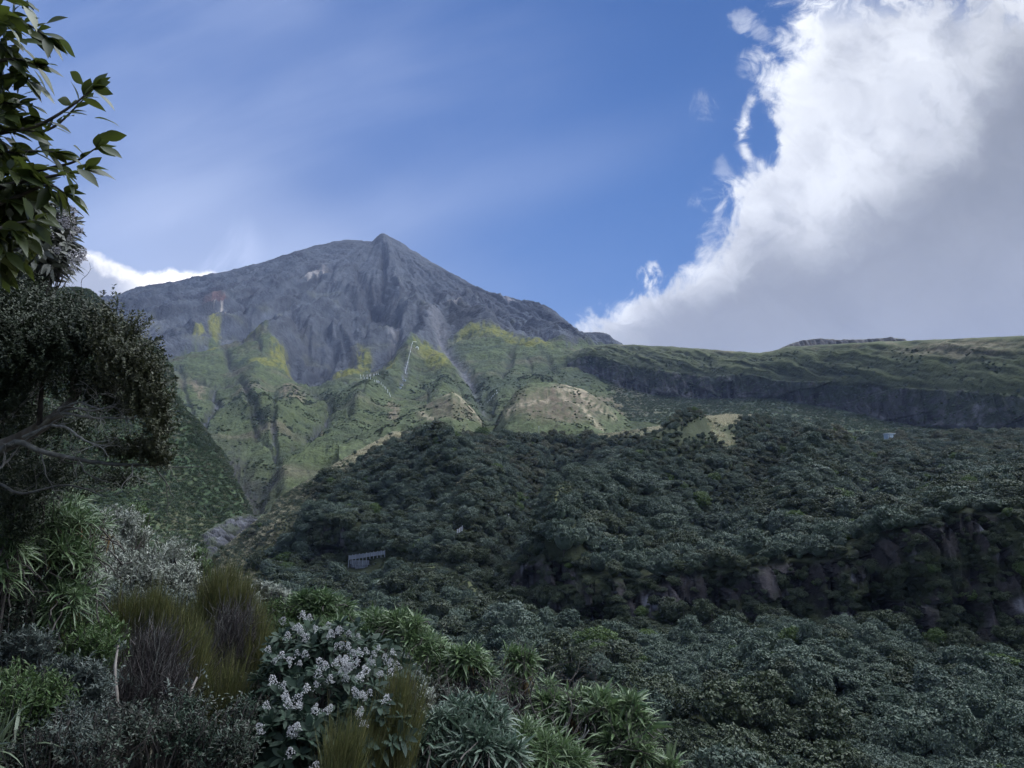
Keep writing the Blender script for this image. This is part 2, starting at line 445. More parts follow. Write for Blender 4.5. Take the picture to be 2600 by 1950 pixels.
# ------------------------------------------------------------------ terrain lofts
def hermite(knots, Y, v):
    """monotone cubic through Y (rows, columns) at knots, evaluated at v"""
    k = np.asarray(knots, float); h = np.diff(k)[:, None]; dl = np.diff(Y, axis=0) / h
    m = np.zeros_like(Y); m[0], m[-1] = dl[0], dl[-1]
    a, b = dl[:-1], dl[1:]
    m[1:-1] = np.where(a * b > 0, 2 * a * b / (a + b + 1e-12), 0)
    i = np.clip(np.searchsorted(k, v, 'right') - 1, 0, len(k) - 2)
    t = ((v - k[i]) / (k[i + 1] - k[i]))[:, None]; hh = h[i]
    return ((1 + 2 * t) * (1 - t) ** 2) * Y[i] + t * (1 - t) ** 2 * hh * m[i] + t * t * (3 - 2 * t) * Y[i + 1] + t * t * (t - 1) * hh * m[i + 1]
class Patch:
    """surface through rows of surveyed points (each a list of (px, py, d), px rising)"""
    def __init__(self, rows, px0, px1, nu, per, back=True):
        u = np.linspace(px0, px1, nu); R_ = len(rows)
        Y = np.stack([np.interp(u, [p[0] for p in r], [p[1] for p in r]) for r in rows])
        D = np.stack([np.interp(u, [p[0] for p in r], [p[2] for p in r]) for r in rows])
        ker = np.ones(3) / 3
        v = np.concatenate([np.linspace(i, i + 1, per[i], endpoint=False) for i in range(R_ - 1)] + [[R_ - 1]])
        self.v = np.repeat(v[:, None], nu, 1).ravel()
        self.py = hermite(np.arange(R_), Y, v).ravel(); self.d = np.exp(hermite(np.arange(R_), np.log(D), v)).ravel()
        self.px = np.tile(u, len(v)); self.nu, self.nv = nu, len(v)
        self.p = P(self.px, self.py, self.d)
    def quads(self):
        i = np.arange(self.nv - 1)[:, None] * self.nu; j = np.arange(self.nu - 1)[None]
        return np.stack([i + j, i + j + 1, i + self.nu + j + 1, i + self.nu + j], -1).reshape(-1, 4)
    def build(self, name, mat, color, smooth=True, flat=None):
        self.color = color; q = self.quads()
        me = mesh_from(name, self.p, q, None, smooth if flat is None else ~(flat[q].mean(1) > .5), [mat]); set_color(me, 'ground_colour', np.clip(color, 0.003, 0.9))
        o = link(name, me); tag(o, kind='structure'); self.q0, self.q1 = proj(self.p); return o
    def locate(self, x, y):
        """the nearest visible surface point seen in direction (x, y)"""
        q = np.hypot(self.q0 - x, self.q1 - y); dist = self.p[:, 1]
        near = np.where(q < max(6.0, q.min() * 1.5))[0]
        return self.p[near[np.argmin(dist[near])]].copy()
def mixv(col, c, m):
    m = np.clip(m, 0, 1)[:, None]; return col * (1 - m) + np.asarray(c) * m

# ------------------------------------------------------------------ mountain
def build_mountain():
    rows = [
     [(180,1450,280),(560,1415,250),(640,1390,265),(700,1340,300),(900,1240,360),(1100,1150,420),(1700,1140,430)],
     [(180,1330,360),(560,1340,300),(620,1300,330),(700,1250,400),(900,1150,470),(1100,1090,520),(1700,1085,520)],
     [(180,1200,480),(560,1200,420),(640,1190,450),(750,1130,560),(900,1080,640),(1100,1040,680),(1400,1045,680),(1600,1100,650),(1700,1135,640)],
     [(180,1080,700),(560,1080,680),(750,1050,760),(900,1010,850),(1100,1000,880),(1300,985,900),(1500,995,850),(1600,1060,800),(1700,1120,760)],
     [(180,980,1000),(560,970,1050),(900,950,1150),(1100,950,1120),(1300,930,1150),(1450,930,1100),(1560,985,1040),(1640,1060,980),(1700,1110,940)],
     [(180,900,1350),(560,880,1450),(900,870,1500),(1100,870,1450),(1300,868,1420),(1450,890,1300),(1560,950,1250),(1640,1040,1180),(1700,1095,1150)],
     [(180,840,1750),(400,805,1850),(560,785,1950),(900,770,2000),(1100,775,1900),(1300,812,1700),(1450,862,1500),(1560,910,1450),(1640,1010,1370),(1700,1070,1300)],
     [(180,795,2050),(300,778,2100),(400,748,2200),(560,722,2300),(750,680,2400),(900,670,2450),(980,660,2500),(1100,715,2350),(1300,786,2000),(1400,822,1800),(1450,850,1650),(1560,886,1550),(1640,985,1500),(1700,1050,1450)],
     [(180,775,2150),(240,762,2200),(300,752,2250),(340,743,2280),(400,726,2350),(500,705,2450),(600,684,2550),(650,672,2590),(700,655,2620),(745,641,2650),(800,624,2700),
      (815,622,2700),(850,613,2720),(880,608,2740),(905,611,2740),(930,613,2760),(945,613,2770),(956,603,2790),(966,594,2800),(974,593,2800),(1000,606,2790),(1020,616,2780),(1040,631,2760),(1065,645,2730),(1090,662,2700),(1140,690,2600),
      (1200,725,2500),(1240,742,2400),(1300,757,2250),(1370,779,2080),(1410,800,1980),(1445,823,1900),(1456,838,1850),(1480,846,1780),(1530,846,1700),(1548,850,1690),(1562,864,1680),(1580,873,1650),(1640,960,1620),(1700,1030,1600)],
     [(180,900,2900),(560,860,3200),(972,760,3400),(1240,860,3100),(1450,930,2500),(1700,1090,2200)]]
    m = Patch(rows, -520, 1700, 900, [30, 34, 52, 62, 62, 62, 70, 60, 14])
    px, py, p, v = m.px, m.py, m.p, m.v
    top = P(972, 593, 2800)
    dx, dy = p[:, 0] - top[0], p[:, 1] - top[1]
    th, r = np.arctan2(dx, -dy), np.hypot(dx, dy)
    wob = fbm(p / 420.0, 4, seed=3)
    grey_y = [(180,935),(420,912),(450,900),(481,886),(526,874),(540,845),(552,845),(575,872),(640,866),(700,884),(728,893),(738,950),(779,952),(838,952),(900,914),(937,888),(946,934),(960,950),
              (1005,932),(1040,912),(1087,900),(1112,912),(1126,896),(1134,864),(1160,852),(1250,857),(1300,866),(1370,876),(1500,885),(1700,898)]
    w1 = fbm(np.stack([px / 30, py / 30, 0 * px], 1), 4, seed=9); w2 = fbm(np.stack([px / 9, py / 9, 0 * px + 4], 1), 3, seed=12)
    gy = np.interp(px + w1 * 18, [a for a, b in grey_y], [b for a, b in grey_y])
    green = sstep(-7, 7, py - gy + w1 * 22 + w2 * 8)
    rockf = 1 - green; rsoft = sstep(45, -45, py - np.interp(px, np.linspace(180, 1700, 40), np.convolve(np.pad(np.interp(np.linspace(180, 1700, 40), [a for a, b in grey_y], [b for a, b in grey_y]), 2, 'edge'), np.ones(5) / 5, 'valid')))
    # --- relief
    ribs = ridged(np.stack([th * 7 + wob * 0.9, r / 900, 0 * r], 1), 5, 0.55, seed=20) - 0.62
    ribs2 = ridged(np.stack([th * 22 + wob * 1.5, r / 500, 0 * r + 3], 1), 4, 0.55, seed=30) - 0.62
    crag = fbm(p / np.array([130., 130., 60.]), 6, 0.55, seed=40)
    top_fade = sstep(8.05, 7.2, v); near_fade = sstep(0.0, 2.5, v)
    amp = np.clip(r / 900, 0.25, 1.2)
    dz = top_fade * ((0.10 + 0.90 * rsoft) * (ribs * 85 * amp + ribs2 * 26 * amp * sstep(4.6, 5.8, v)) + crag * 22 * (0.30 + 0.70 * rsoft))
    dz += fbm(p / np.array([70., 70., 26.]), 6, 0.64, seed=44) * np.interp(v, [0, 3, 7.4, 8, 9], [5, 13, 22, 10, 3])
    dz += (ridged(np.stack([th * 60 + wob * 2, r / 300, 0 * r + 5], 1), 3, .55, seed=46) - .6) * 6 * amp * rsoft * top_fade * sstep(5.0, 6.0, v)
    strat = np.sin((p[:, 2] + wob * 160 + crag * 40) / 17.0)
    cliffs = sstep(0.25, 0.8, fbm(p / 300.0, 3, seed=61) * 1.6 + 0.2) * rockf * sstep(5.4, 6.6, v)
    dz += strat * 5 * cliffs * top_fade
    col = np.zeros_like(p)
    # --- gullies and ribs traced on the face: (points, half width, depth, darkness of colour)
    G = [([(972,640),(978,690),(968,740),(985,770)], 7, 24, .8), ([(985,770),(940,810),(880,850),(820,900),(760,950)], 42, 48, .0),
         ([(905,690),(930,740),(960,790)], 12, 25, .7), ([(740,800),(790,860),(830,880),(860,860)], 14, 26, .6), ([(735,800),(752,860),(748,940)], 16, 18, .1),
         ([(1000,790),(1010,850),(985,920)], 10, 14, .25), ([(1110,830),(1122,872),(1152,915),(1192,952),(1217,990),(1226,1030)], 14, 14, .0),
         ([(540,1000),(555,1020),(520,1065),(498,1115),(510,1160)], 9, 16, .85), ([(570,885),(585,925),(600,945)], 9, 14, .8),
         ([(600,868),(650,885),(662,905)], 4, 9, .8), ([(430,935),(500,965),(560,975),(610,972),(620,1000),(640,1050),(665,1110)], 6, 12, .75),
         ([(735,945),(800,955),(860,965),(905,975)], 4, 7, .7), ([(790,990),(830,1008),(842,1030),(815,1080),(780,1125),(745,1150)], 10, 18, .75),
         ([(700,1020),(690,1110),(705,1175)], 6, 9, .3), ([(660,1130),(690,1150),(715,1190)], 5, 8, .5), ([(590,1170),(625,1205),(660,1240),(630,1295)], 36, 20, 1.0), ([(505,1130),(545,1180),(600,1240),(620,1290)], 26, 12, .95), ([(700,1200),(670,1225),(640,1260)], 16, 6, .8),
         ([(900,1050),(860,1090),(800,1140),(740,1190)], 5, 7, .15), ([(1020,935),(1030,965),(1018,985)], 8, 7, .6),
         ([(1230,975),(1250,1010),(1240,1050)], 13, 18, .5), ([(1300,890),(1290,930),(1270,960)], 9, 14, .5), ([(1380,900),(1405,935),(1420,960)], 8, 10, .4),
         ([(1240,780),(1320,840),(1400,868)], 10, 24, .5), ([(1150,750),(1240,820),(1290,850)], 8, 16, .4), ([(640,745),(600,790),(640,820)], 10, 16, .3), ([(860,670),(800,720),(700,760)], 8, 18, .3),
         ([(640,745),(700,716),(790,692),(850,680)], 5, 8, .6), ([(700,790),(780,752),(850,722)], 5, 8, .55), ([(880,770),(930,762),(990,800)], 9, 10, .7), ([(930,720),(960,745),(950,790)], 12, 10, .7), ([(1050,700),(1130,762),(1200,802)], 5, 8, .5),
         ([(1100,690),(1180,742),(1260,792)], 4, 7, .5), ([(560,762),(520,777),(460,792)], 5, 7, .5), ([(1010,650),(1060,690),(1120,720)], 4, 5, .4), ([(880,640),(820,665),(740,700)], 5, 6, .45), ([(450,760),(560,735),(650,705)], 4, 5, .45),
         ([(850,830),(870,870),(850,900)], 6, 8, .4), ([(760,840),(790,880),(815,905)], 5, 7, .4), ([(460,940),(470,1000),(500,1060)], 5, 7, .6), ([(620,1010),(640,1080),(655,1130)], 6, 9, .6), ([(930,1010),(890,1050),(850,1110)], 4, 5, .5), ([(1060,960),(1090,1000),(1080,1040)], 4, 5, .45),  # more dark lines, bush and shadow both put into the colour
         ([(1150,960),(1180,1000),(1220,1030)], 5, 6, .45), ([(1330,900),(1350,930),(1330,960)], 5, 6, .5), ([(1440,900),(1470,930),(1500,950)], 6, 6, .5),
         ([(1250,1000),(1300,985),(1400,960),(1480,945)], 10, -6, 0)]
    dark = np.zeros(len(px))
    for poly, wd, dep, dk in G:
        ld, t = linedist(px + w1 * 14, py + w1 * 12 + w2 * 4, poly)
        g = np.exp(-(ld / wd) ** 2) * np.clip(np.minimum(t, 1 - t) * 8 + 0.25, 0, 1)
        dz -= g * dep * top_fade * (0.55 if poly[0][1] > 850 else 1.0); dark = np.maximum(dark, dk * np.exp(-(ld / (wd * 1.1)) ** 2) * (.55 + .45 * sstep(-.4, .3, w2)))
    for poly, wd, hh in (([(905,1030),(960,990),(1010,950),(1040,915)], 26, 16), ([(640,960),(640,1030),(700,1090)], 40, 18), ([(735,1000),(750,1060)], 30, 12), ([(1090,905),(1130,960),(1120,1000)], 30, 14),
                         ([(560,850),(545,880)], 26, 7), ([(640,880),(700,910)], 34, 9), ([(890,930),(930,912)], 30, 9), ([(972,600),(1000,700),(1010,760)], 14, 26), ([(900,1100),(800,1160),(720,1215)], 28, 10),
                         ([(735,790),(680,860)], 30, 16), ([(1060,820),(1030,900)], 40, 20), ([(1180,800),(1230,835)], 34, 18), ([(555,770),(600,770)], 34, 10)):
        ld, t = linedist(px + w1 * 10, py, poly); dz += np.exp(-(ld / wd) ** 2) * hh * top_fade
    p[:, 2] += dz
    # --- colour
    tone = fbm(p / np.array([260., 260., 90.]), 5, seed=70); fine = fbm(p / np.array([34., 34., 14.]), 4, seed=77)
    scree = np.array([0.056, 0.061, 0.074]); rock = np.array([0.028, 0.029, 0.034])
    col += scree * (1 + 0.5 * tone + 0.35 * fine)[:, None]
    col = mixv(col, rock, sstep(0.1, 0.5, crag + ribs2 * 0.8 + 0.4 * cliffs) * 0.8)
    stk = fbm(np.stack([th * 70 + wob * 2 + fine * .3, r / 420, 0 * r + 2], 1), 5, .6, seed=97); speck = fbm(p / np.array([11., 11., 6.]), 4, .65, seed=98)
    col *= (1 + 0.8 * stk + 0.3 * speck)[:, None]
    col = mixv(col, (0.135, 0.14, 0.15), sstep(0.22, 0.5, fbm(np.stack([th * 30 + wob, r / 260, 0 * r + 7], 1), 4, seed=81)) * 0.55)
    col = mixv(col, (0.035, 0.032, 0.036), sstep(0.3, 0.75, -strat * 0.5 + fine) * cliffs * 0.7)
    gcol = np.array([0.068, 0.084, 0.036]) * (1 + 0.4 * tone + 0.55 * fine)[:, None]
    gcol = mixv(gcol, (0.115, 0.100, 0.068), sstep(0.05, 0.4, fbm(p / np.array([90., 90., 45.]), 4, seed=85)) * 0.7)
    gcol = mixv(gcol, (0.042, 0.056, 0.032), sstep(0.0, 0.35, fbm(p / np.array([60., 60., 30.]), 5, seed=88)) * 0.75)
    gcol = mixv(gcol * (1 + .9 * speck)[:, None], (0.028, 0.040, 0.026), sstep(.12, .35, speck + .35 * fine) * .75)
    col = col * (1 - green)[:, None] + gcol * green[:, None]
    thin = sstep(0.1, 0.5, fbm(p / np.array([120., 120., 50.]), 4, seed=93)) * rockf * sstep(4.4, 5.0, v) * sstep(6.8, 5.6, v)
    col = mixv(col, (0.12, 0.125, 0.075), thin * 0.45)
    wx, wy = px + w1 * 12 + w2 * 8, py + w1 * 9 + w2 * 7
    yel = np.zeros(len(px))
    for cx, cy, rx, ry, rot in ((545,832,17,26,0),(505,862,24,9,-20),(640,868,42,13,-28),(712,903,30,24,0),(690,925,70,16,-12),(735,912,16,30,0),(895,925,62,19,-22),(925,908,26,24,0),(870,940,46,12,-14),
                                (1085,915,42,13,-6),(1105,928,45,24,20),(1160,925,60,10,32),(1250,863,75,8,4),(1340,880,70,8,6),(1190,860,40,10,0),(530,885,45,9,-15),(780,945,40,7,10),(980,955,40,10,-20)):
        yel = np.maximum(yel, sstep(1.15, 0.6, blob(wx, wy, cx, cy, rx, ry, rot)))
    yel *= sstep(-0.3, 0.3, w2 + fine + .8 * speck + 0.15)
    col = mixv(col, (0.155, 0.152, 0.030), yel * 0.8)
    tan = np.zeros(len(px))
    for cx, cy, rx, ry, rot in ((745,1005,36,40,15),(800,1115,34,10,-22),(505,985,12,36,-30),(1000,1045,16,30,0),(1560,1040,70,30,10)):
        tan = np.maximum(tan, sstep(1.2, 0.6, blob(wx, wy, cx, cy, rx, ry, rot)))
    col = mixv(col, (0.165, 0.13, 0.09), tan * sstep(-0.35, 0.25, w2 + fine + speck) * 0.75)
    col = mixv(col, (0.30, 0.27, 0.25), sstep(0.9, 0.5, blob(wx, wy, 1150, 798, 26, 9)) * .8 + sstep(1, .5, blob(wx, wy, 800, 696, 44, 7, -22)) * .7 + sstep(1, .5, blob(wx, wy, 560, 795, 28, 8, 0)) * sstep(-.1, .2, w2))
    col = mixv(col, (0.17, 0.085, 0.075), sstep(1.0, 0.6, blob(wx, wy, 555, 770, 40, 14, -5)) * 0.6)
    col = mixv(col, (0.26, 0.24, 0.25), sstep(1, .4, blob(wx, wy, 1290, 778, 30, 5, 18)) * 0.7)
    ld, t = linedist(wx, wy, [(1110,830),(1122,872),(1152,915),(1192,952),(1217,990),(1226,1030)])
    col = mixv(col, (0.125, 0.125, 0.14), np.exp(-(ld / np.interp(t, [0, .3, 1], [26, 15, 7])) ** 2) * 0.95)
    ld, t = linedist(wx, wy, [(1015,830),(1000,870),(990,930)]); col = mixv(col, (0.26, 0.25, 0.26), np.exp(-(ld / 9) ** 2) * sstep(-.2, .3, w2) * .6)
    col = mixv(col, (0.03, 0.03, 0.032), sstep(1.05, 0.7, blob(wx, wy, 1185, 822, 52, 26, 8)) * 0.75)
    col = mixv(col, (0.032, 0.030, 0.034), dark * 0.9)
    for line, wd in (([(545,1000),(555,1025),(520,1068)], 6), ([(840,1030),(815,1080),(775,1130)], 7), ([(690,1110),(705,1170)], 5), ([(640,1290),(600,1330),(560,1375)], 26), ([(500,1100),(510,1130)], 9), ([(1034,955),(1022,975)], 5)):
        ld, t = linedist(wx, wy, line); col = mixv(col, (0.125, 0.13, 0.15), np.exp(-(ld / wd) ** 2) * sstep(-.25, .25, w2 + speck) * 0.8)
    for cx, cy, rx, ry in ((1500, 965, 120, 26), (1215, 1000, 50, 40), (1290, 975, 60, 22), (1380, 945, 60, 20)): col = mixv(col, (0.046, 0.060, 0.034), sstep(1.2, .4, blob(wx, wy, cx, cy, rx, ry)) * .8)
    col = mixv(col, (0.032, 0.042, 0.024), sstep(1.05, 0.75, blob(wx, wy, 960, 985, 52, 15, 8)) * 0.95)
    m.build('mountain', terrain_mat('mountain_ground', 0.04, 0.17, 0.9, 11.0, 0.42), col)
    return m

# ------------------------------------------------------------------ grassy spur on the left
def build_spur():
    rows = [[(-500,1640,110),(200,1600,140),(380,1540,165),(460,1470,195),(520,1400,225),(560,1362,242),(620,1320,262),(660,1390,266)],
            [(-500,1200,190),(200,1300,200),(400,1320,215),(460,1340,225),(520,1340,240),(560,1325,252),(610,1308,265),(660,1386,268)],
            [(-500,900,260),(100,980,260),(330,1090,262),(430,1160,262),(520,1230,262),(560,1245,266),(610,1292,270),(660,1380,271)],
            [(-500,700,320),(100,735,320),(170,734,320),(225,740,320),(250,762,318),(272,795,316),(330,836,312),(400,892,306),(432,930,302),(442,1000,298),(470,1045,296),(505,1084,294),(560,1152,288),(600,1230,282),(622,1275,280),(640,1330,276),(660,1370,274)],
            [(-500,900,420),(200,900,400),(440,1100,370),(660,1480,340)]]
    m = Patch(rows, -500, 660, 400, [50, 80, 80, 16])
    p, px, py = m.p, m.px, m.py
    fade = np.interp(m.v, [0, 2.6, 3, 4], [1, 1, .5, .5])
    n = fbm(p / np.array([26., 26., 40.]), 5, 0.55, seed=101); st = ridged(np.stack([p[:, 0] / 14 - p[:, 2] / 30, p[:, 1] / 40, p[:, 2] / 60], 1), 4, seed=105) - .6
    p[:, 2] += (n * 5 + st * 3.0 + fbm(p / 6.0, 3, seed=107) * 1.6) * fade
    f = fbm(p / 9.0, 4, seed=110)
    col = np.array([0.046, 0.070, 0.036]) * (1 + .7 * n + .7 * f)[:, None]
    col = mixv(col, (0.07, 0.085, 0.045), sstep(.0, .4, fbm(p / np.array([9., 9., 20.]), 4, seed=113)) * .6)
    col = mixv(col, (0.17, 0.155, 0.09), sstep(1.2, .5, blob(px, py, 470, 1340, 110, 60, 20)) * sstep(-.2, .3, f) * .5)
    cl = sstep(14, 2, np.abs(linedist(px, py, [(436, 930), (446, 1010)])[0] - 2)); col = mixv(col, (0.075, 0.065, 0.06), cl * .8)
    m.build('hillside', terrain_mat('spur_ground', 0.25, 1.1, 0.8, 1.2, .35), col)
    return m

# ------------------------------------------------------------------ forested ridge across the gorge
CREST = [(300,1520,225),(440,1492,225),(540,1412,230),(590,1380,236),(640,1345,243),(690,1300,250),(705,1270,256),(800,1207,275),(900,1152,295),(1000,1100,315),(1100,1100,330),(1200,1107,335),(1300,1113,335),(1420,1112,335),
         (1500,1110,335),(1600,1096,330),(1700,1080,325),(1780,1064,320),(1850,1055,318),(1910,1056,318),(1960,1070,318),(2020,1092,320),(2100,1112,325),(2200,1118,330),(2300,1116,330),(2450,1111,330),(2600,1109,330),(2800,1108,330)]
GRASS_EDGE = [(450,1480),(540,1400),(640,1335),(690,1295),(705,1262),(800,1200),(900,1145),(1000,1092)]
def build_ridge():
    base = [(300,1640,165),(440,1610,175),(540,1550,190),(640,1460,205),(700,1418,212),(800,1432,206),(900,1430,200),(1000,1425,190),(1100,1440,175),(1150,1470,165),(1300,1510,148),(1400,1535,140),(1500,1590,134),(1560,1600,131),(1640,1565,130),
            (1800,1575,126),(2000,1585,121),(2150,1605,117),(2300,1615,114),(2450,1618,112),(2600,1628,110),(2800,1640,108)]
    topd = [(300,1620,175),(440,1590,186),(540,1530,200),(640,1425,213),(700,1350,215.4),(800,1335,209.4),(900,1340,203.4),(1000,1372,193.4),(1100,1385,178.4),(1150,1400,168.4),(1300,1425,151.4),(1400,1440,143.4),(1500,1462,137.4),(1560,1470,134.4),(1640,1468,133.4),
            (1800,1448,129.4),(1950,1436,125.7),(2100,1424,121.7),(2250,1368,118.4),(2350,1320,116.7),(2450,1300,115.4),(2600,1308,113.4),(2800,1310,111.4)]
    xs = [c[0] for c in CREST]
    def mix(f, g, bulge):
        ty = np.interp(xs, [c[0] for c in topd], [c[1] for c in topd]); td = np.interp(xs, [c[0] for c in topd], [c[2] for c in topd])
        return [(x, ty[i] * (1 - f) + c[1] * f + bulge, td[i] * (1 - g) + c[2] * g) for i, (x, c) in enumerate(zip(xs, CREST))]
    rows = [[(300,1900,80),(700,2000,74),(1200,2080,70),(2000,2130,66),(2800,2150,64)],
            [(300,1760,110),(700,1700,120),(1000,1650,118),(1300,1720,104),(1600,1780,98),(2000,1800,92),(2800,1850,86)],
            base, topd, mix(.40, .30, 0), mix(.76, .62, 0), CREST, [(x, y + 45, d + 45) for x, y, d in CREST], [(x, y + 170, d + 110) for x, y, d in CREST]]
    m = Patch(rows, -700, 2800, 720, [26, 36, 44, 34, 34, 30, 10, 8])
    p, px, py, v = m.p, m.px, m.py, m.v
    fade = np.interp(v, [0, .6, 1.8, 2, 3, 3.4, 5.6, 6, 8], [.6, 1, .6, .3, .3, 1, .9, .22, .3])
    n = fbm(p / np.array([42., 42., 60.]), 4, seed=201)
    dz = n * 6.5 * fade + fbm(p / 14.0, 3, seed=204) * 2.2 * fade
    w = fbm(np.stack([px / 60, py / 60, 0 * px], 1), 3, seed=210) * 30
    for poly, wd, dep in (([(1480,1110),(1410,1170),(1340,1250),(1295,1330),(1210,1420)], 42, 22), ([(1990,1130),(1880,1200),(1790,1300)], 50, 14), ([(1180,1240),(1120,1300),(1080,1370)], 26, 4), ([(2250,1150),(2200,1250)], 40, 4),
                          ([(1760,1110),(1680,1220),(1570,1320),(1420,1400)], 50, -13), ([(1100,1130),(1150,1220),(1230,1300)], 54, -10), ([(2100,1170),(2050,1300)], 58, -9), ([(900,1190),(1000,1290)], 40, 5), ([(2380,1150),(2330,1260)], 46, 6), ([(780,1250),(860,1290)], 30, 3),
                          ([(1080,1470),(1180,1540),(1260,1620)], 60, -3), ([(1250,1560),(1210,1640),(1180,1750)], 34, 4), ([(1600,1690),(1500,1800)], 60, -3), ([(2200,1700),(2000,1850)], 80, -3)):
        ld, t = linedist(px + w, py + w * .5, poly); dz -= np.exp(-(ld / wd) ** 2) * dep * np.clip(fade * 1.5, 0, 1) * sstep(5.95, 4.9, v)
    p[:, 2] += dz
    # the rock band: buttresses and overhung recesses
    cl = sstep(1.9, 2.1, v) * sstep(3.1, 2.9, v) * np.maximum(sstep(760, 790, px) * sstep(890, 870, px), sstep(1170, 1300, px))
    but = ridged(np.stack([p[:, 0] / 9, p[:, 1] / 30, p[:, 2] / 26], 1), 4, seed=220) - .6
    jag = ridged(np.stack([p[:, 0] / 5.0, p[:, 1] / 9, p[:, 2] / 22], 1), 4, 0.6, seed=224) - .6 + .5 * fbm(p / np.array([2.4, 2.4, 3.0]), 4, 0.6, seed=226)
    bv, bd = blocks(p[:, 0] + p[:, 1] * .3 + jag * .6, p[:, 2], 3.0, 13.0, 3); cv, cd = blocks(p[:, 0] + jag * .4, p[:, 2] + 3, 1.2, 4.5, 5)
    p[:, 1] -= cl * (but * 3 + bv * 3.0 + cv * 1.3 + jag * 1.0); p[:, 1] += cl * (sstep(.12, 0, bd) * 1.0)
    cave = np.zeros(len(px))
    for cx, cy, rx, ry in ((1350,1478,32,36),(1500,1560,40,30),(1580,1590,36,20),(2240,1545,80,36),(2330,1500,40,40),(1680,1470,36,24),(1860,1480,30,26),(2480,1560,36,50),(830,1405,60,20),(2010,1480,30,24)):
        cave = np.maximum(cave, sstep(1.1, .4, blob(px, py, cx, cy, rx, ry)))
    p[:, 1] += cave * cl * 4.0
    rockc = np.array([0.034, 0.030, 0.032]) * (1 + .5 * jag + .9 * bv + .9 * cv)[:, None]
    strk = fbm(np.stack([p[:, 0] / 1.6, p[:, 1] / 9, p[:, 2] / 14], 1), 4, seed=230)
    rockc = mixv(rockc, (0.10, 0.10, 0.108), sstep(.22, .45, strk) * .55)
    pale = np.zeros(len(px))
    for cx, cy, rx, ry in ((2255,1375,26,44),(2330,1415,26,24),(2000,1500,16,44),(2035,1480,20,40),(1640,1530,32,22),(1700,1545,20,22),(2140,1560,50,14),(1330,1440,9,26),(1530,1520,14,24),(2500,1360,14,40),(2545,1400,30,30),(1800,1545,40,24),(2180,1470,26,20),(2590,1540,40,40)):
        pale = np.maximum(pale, sstep(1.2, .5, blob(px + w * .4, py, cx, cy, rx, ry)))
    rockc = mixv(rockc, (0.21, 0.21, 0.24), pale * sstep(-.05, .3, strk) * .75)
    moss = sstep(-.18, .18, fbm(p / np.array([6., 6., 5.]), 4, seed=236)); m.moss = moss; rockc = mixv(rockc, (0.034, 0.044, 0.018), moss * .85 * (1 - pale))
    soil = np.array([0.035, 0.042, 0.022]) * (1 + .4 * n)[:, None]
    col = soil * (1 - cl)[:, None] + rockc * cl[:, None]
    # tussock on the crest edges and open grass
    g = np.zeros(len(px)); f = fbm(p / np.array([5., 5., 3.]), 4, seed=240)
    ld, t = linedist(px + w * .4, py, GRASS_EDGE); g = np.maximum(g, sstep(34, 8, ld - 5))
    ld, t = linedist(px, py + w * .2, [(1000,1098),(1200,1104),(1420,1110),(1600,1094),(1750,1074)]); g = np.maximum(g, sstep(11, 4, ld))
    for cx, cy, rx, ry, rot in ((1790,1088,105,32,-13),(1850,1062,75,14,-6),(1700,1090,60,14,-10),(540,1470,120,46,-30),(620,1420,130,44,-36),(720,1320,60,46,-30),(760,1270,60,26,-30),(560,1500,120,40,-10),(1080,1470,70,34,20),(1140,1450,70,18,0),(1180,1520,70,26,35),(1180,1280,40,18,0),(1420,1400,50,22,-20),(1000,1430,60,12,0),(1560,1110,80,8,0),(1840,1125,36,12,0)):
        g = np.maximum(g, sstep(1.25, .55, blob(px + w * .5, py + w * .3, cx, cy, rx, ry, rot)))
    m.grass = g * (1 - cl)
    tus = np.array([0.115, 0.115, 0.065]) * (1 + .8 * f)[:, None]
    low = sstep(1330, 1420, py) * sstep(900, 960, px); tus = mixv(tus, (0.075, 0.085, 0.04), low * .85)
    hi = sstep(1.1, .4, blob(px, py, 1800, 1078, 110, 32, -12)) + sstep(16, 4, linedist(px, py, [(900,1148),(1000,1092),(1040,1098)])[0]); tus = mixv(tus, (0.20, 0.175, 0.105), hi * .8)
    col = col * (1 - m.grass)[:, None] + tus * m.grass[:, None]
    m.cliff = cl
    m.build('ridge_terrain', terrain_mat('ridge_ground', 0.35, 1.6, 0.8, .6, .35), col, True, cl)
    return m

def build_stream_bed():
    rows = [[(470,1462,206),(540,1412,224),(600,1376,243),(640,1338,254), (665,1330,262)], [(470,1425,212),(540,1378,229),(600,1344,247),(640,1324,258),(665,1328,264)], [(470,1388,222),(530,1345,236),(590,1312,254),(630,1304,264),(650,1316,268),(665,1326,268)]]
    m = Patch(rows, 470, 660, 130, [26, 26]); p = m.p
    bv, bd = blocks(p[:, 0], p[:, 1] * .5 + p[:, 2], 2.2, 2.2, 31); cv, cd = blocks(p[:, 0], p[:, 1] * .5 + p[:, 2], .9, .9, 33); edge = sstep(0, .35, m.v) * sstep(2, 1.65, m.v)
    p[:, 2] += (bv * 1.5 + cv * .7 + fbm(p / 5.0, 3, seed=350) * 1.2) * (.3 + .7 * edge)
    col = np.array([0.052, 0.053, 0.061]) * (1 + 1.2 * bv + 1.1 * cv)[:, None]; col = mixv(col, (0.05, 0.06, 0.035), sstep(.05, .3, fbm(p / 6.0, 3, seed=352)) * .7 + (1 - edge) * .8)
    m.build('stream_bed', terrain_mat('stream_stones', 0.6, 2.5, .8, .4, .3), col, False)

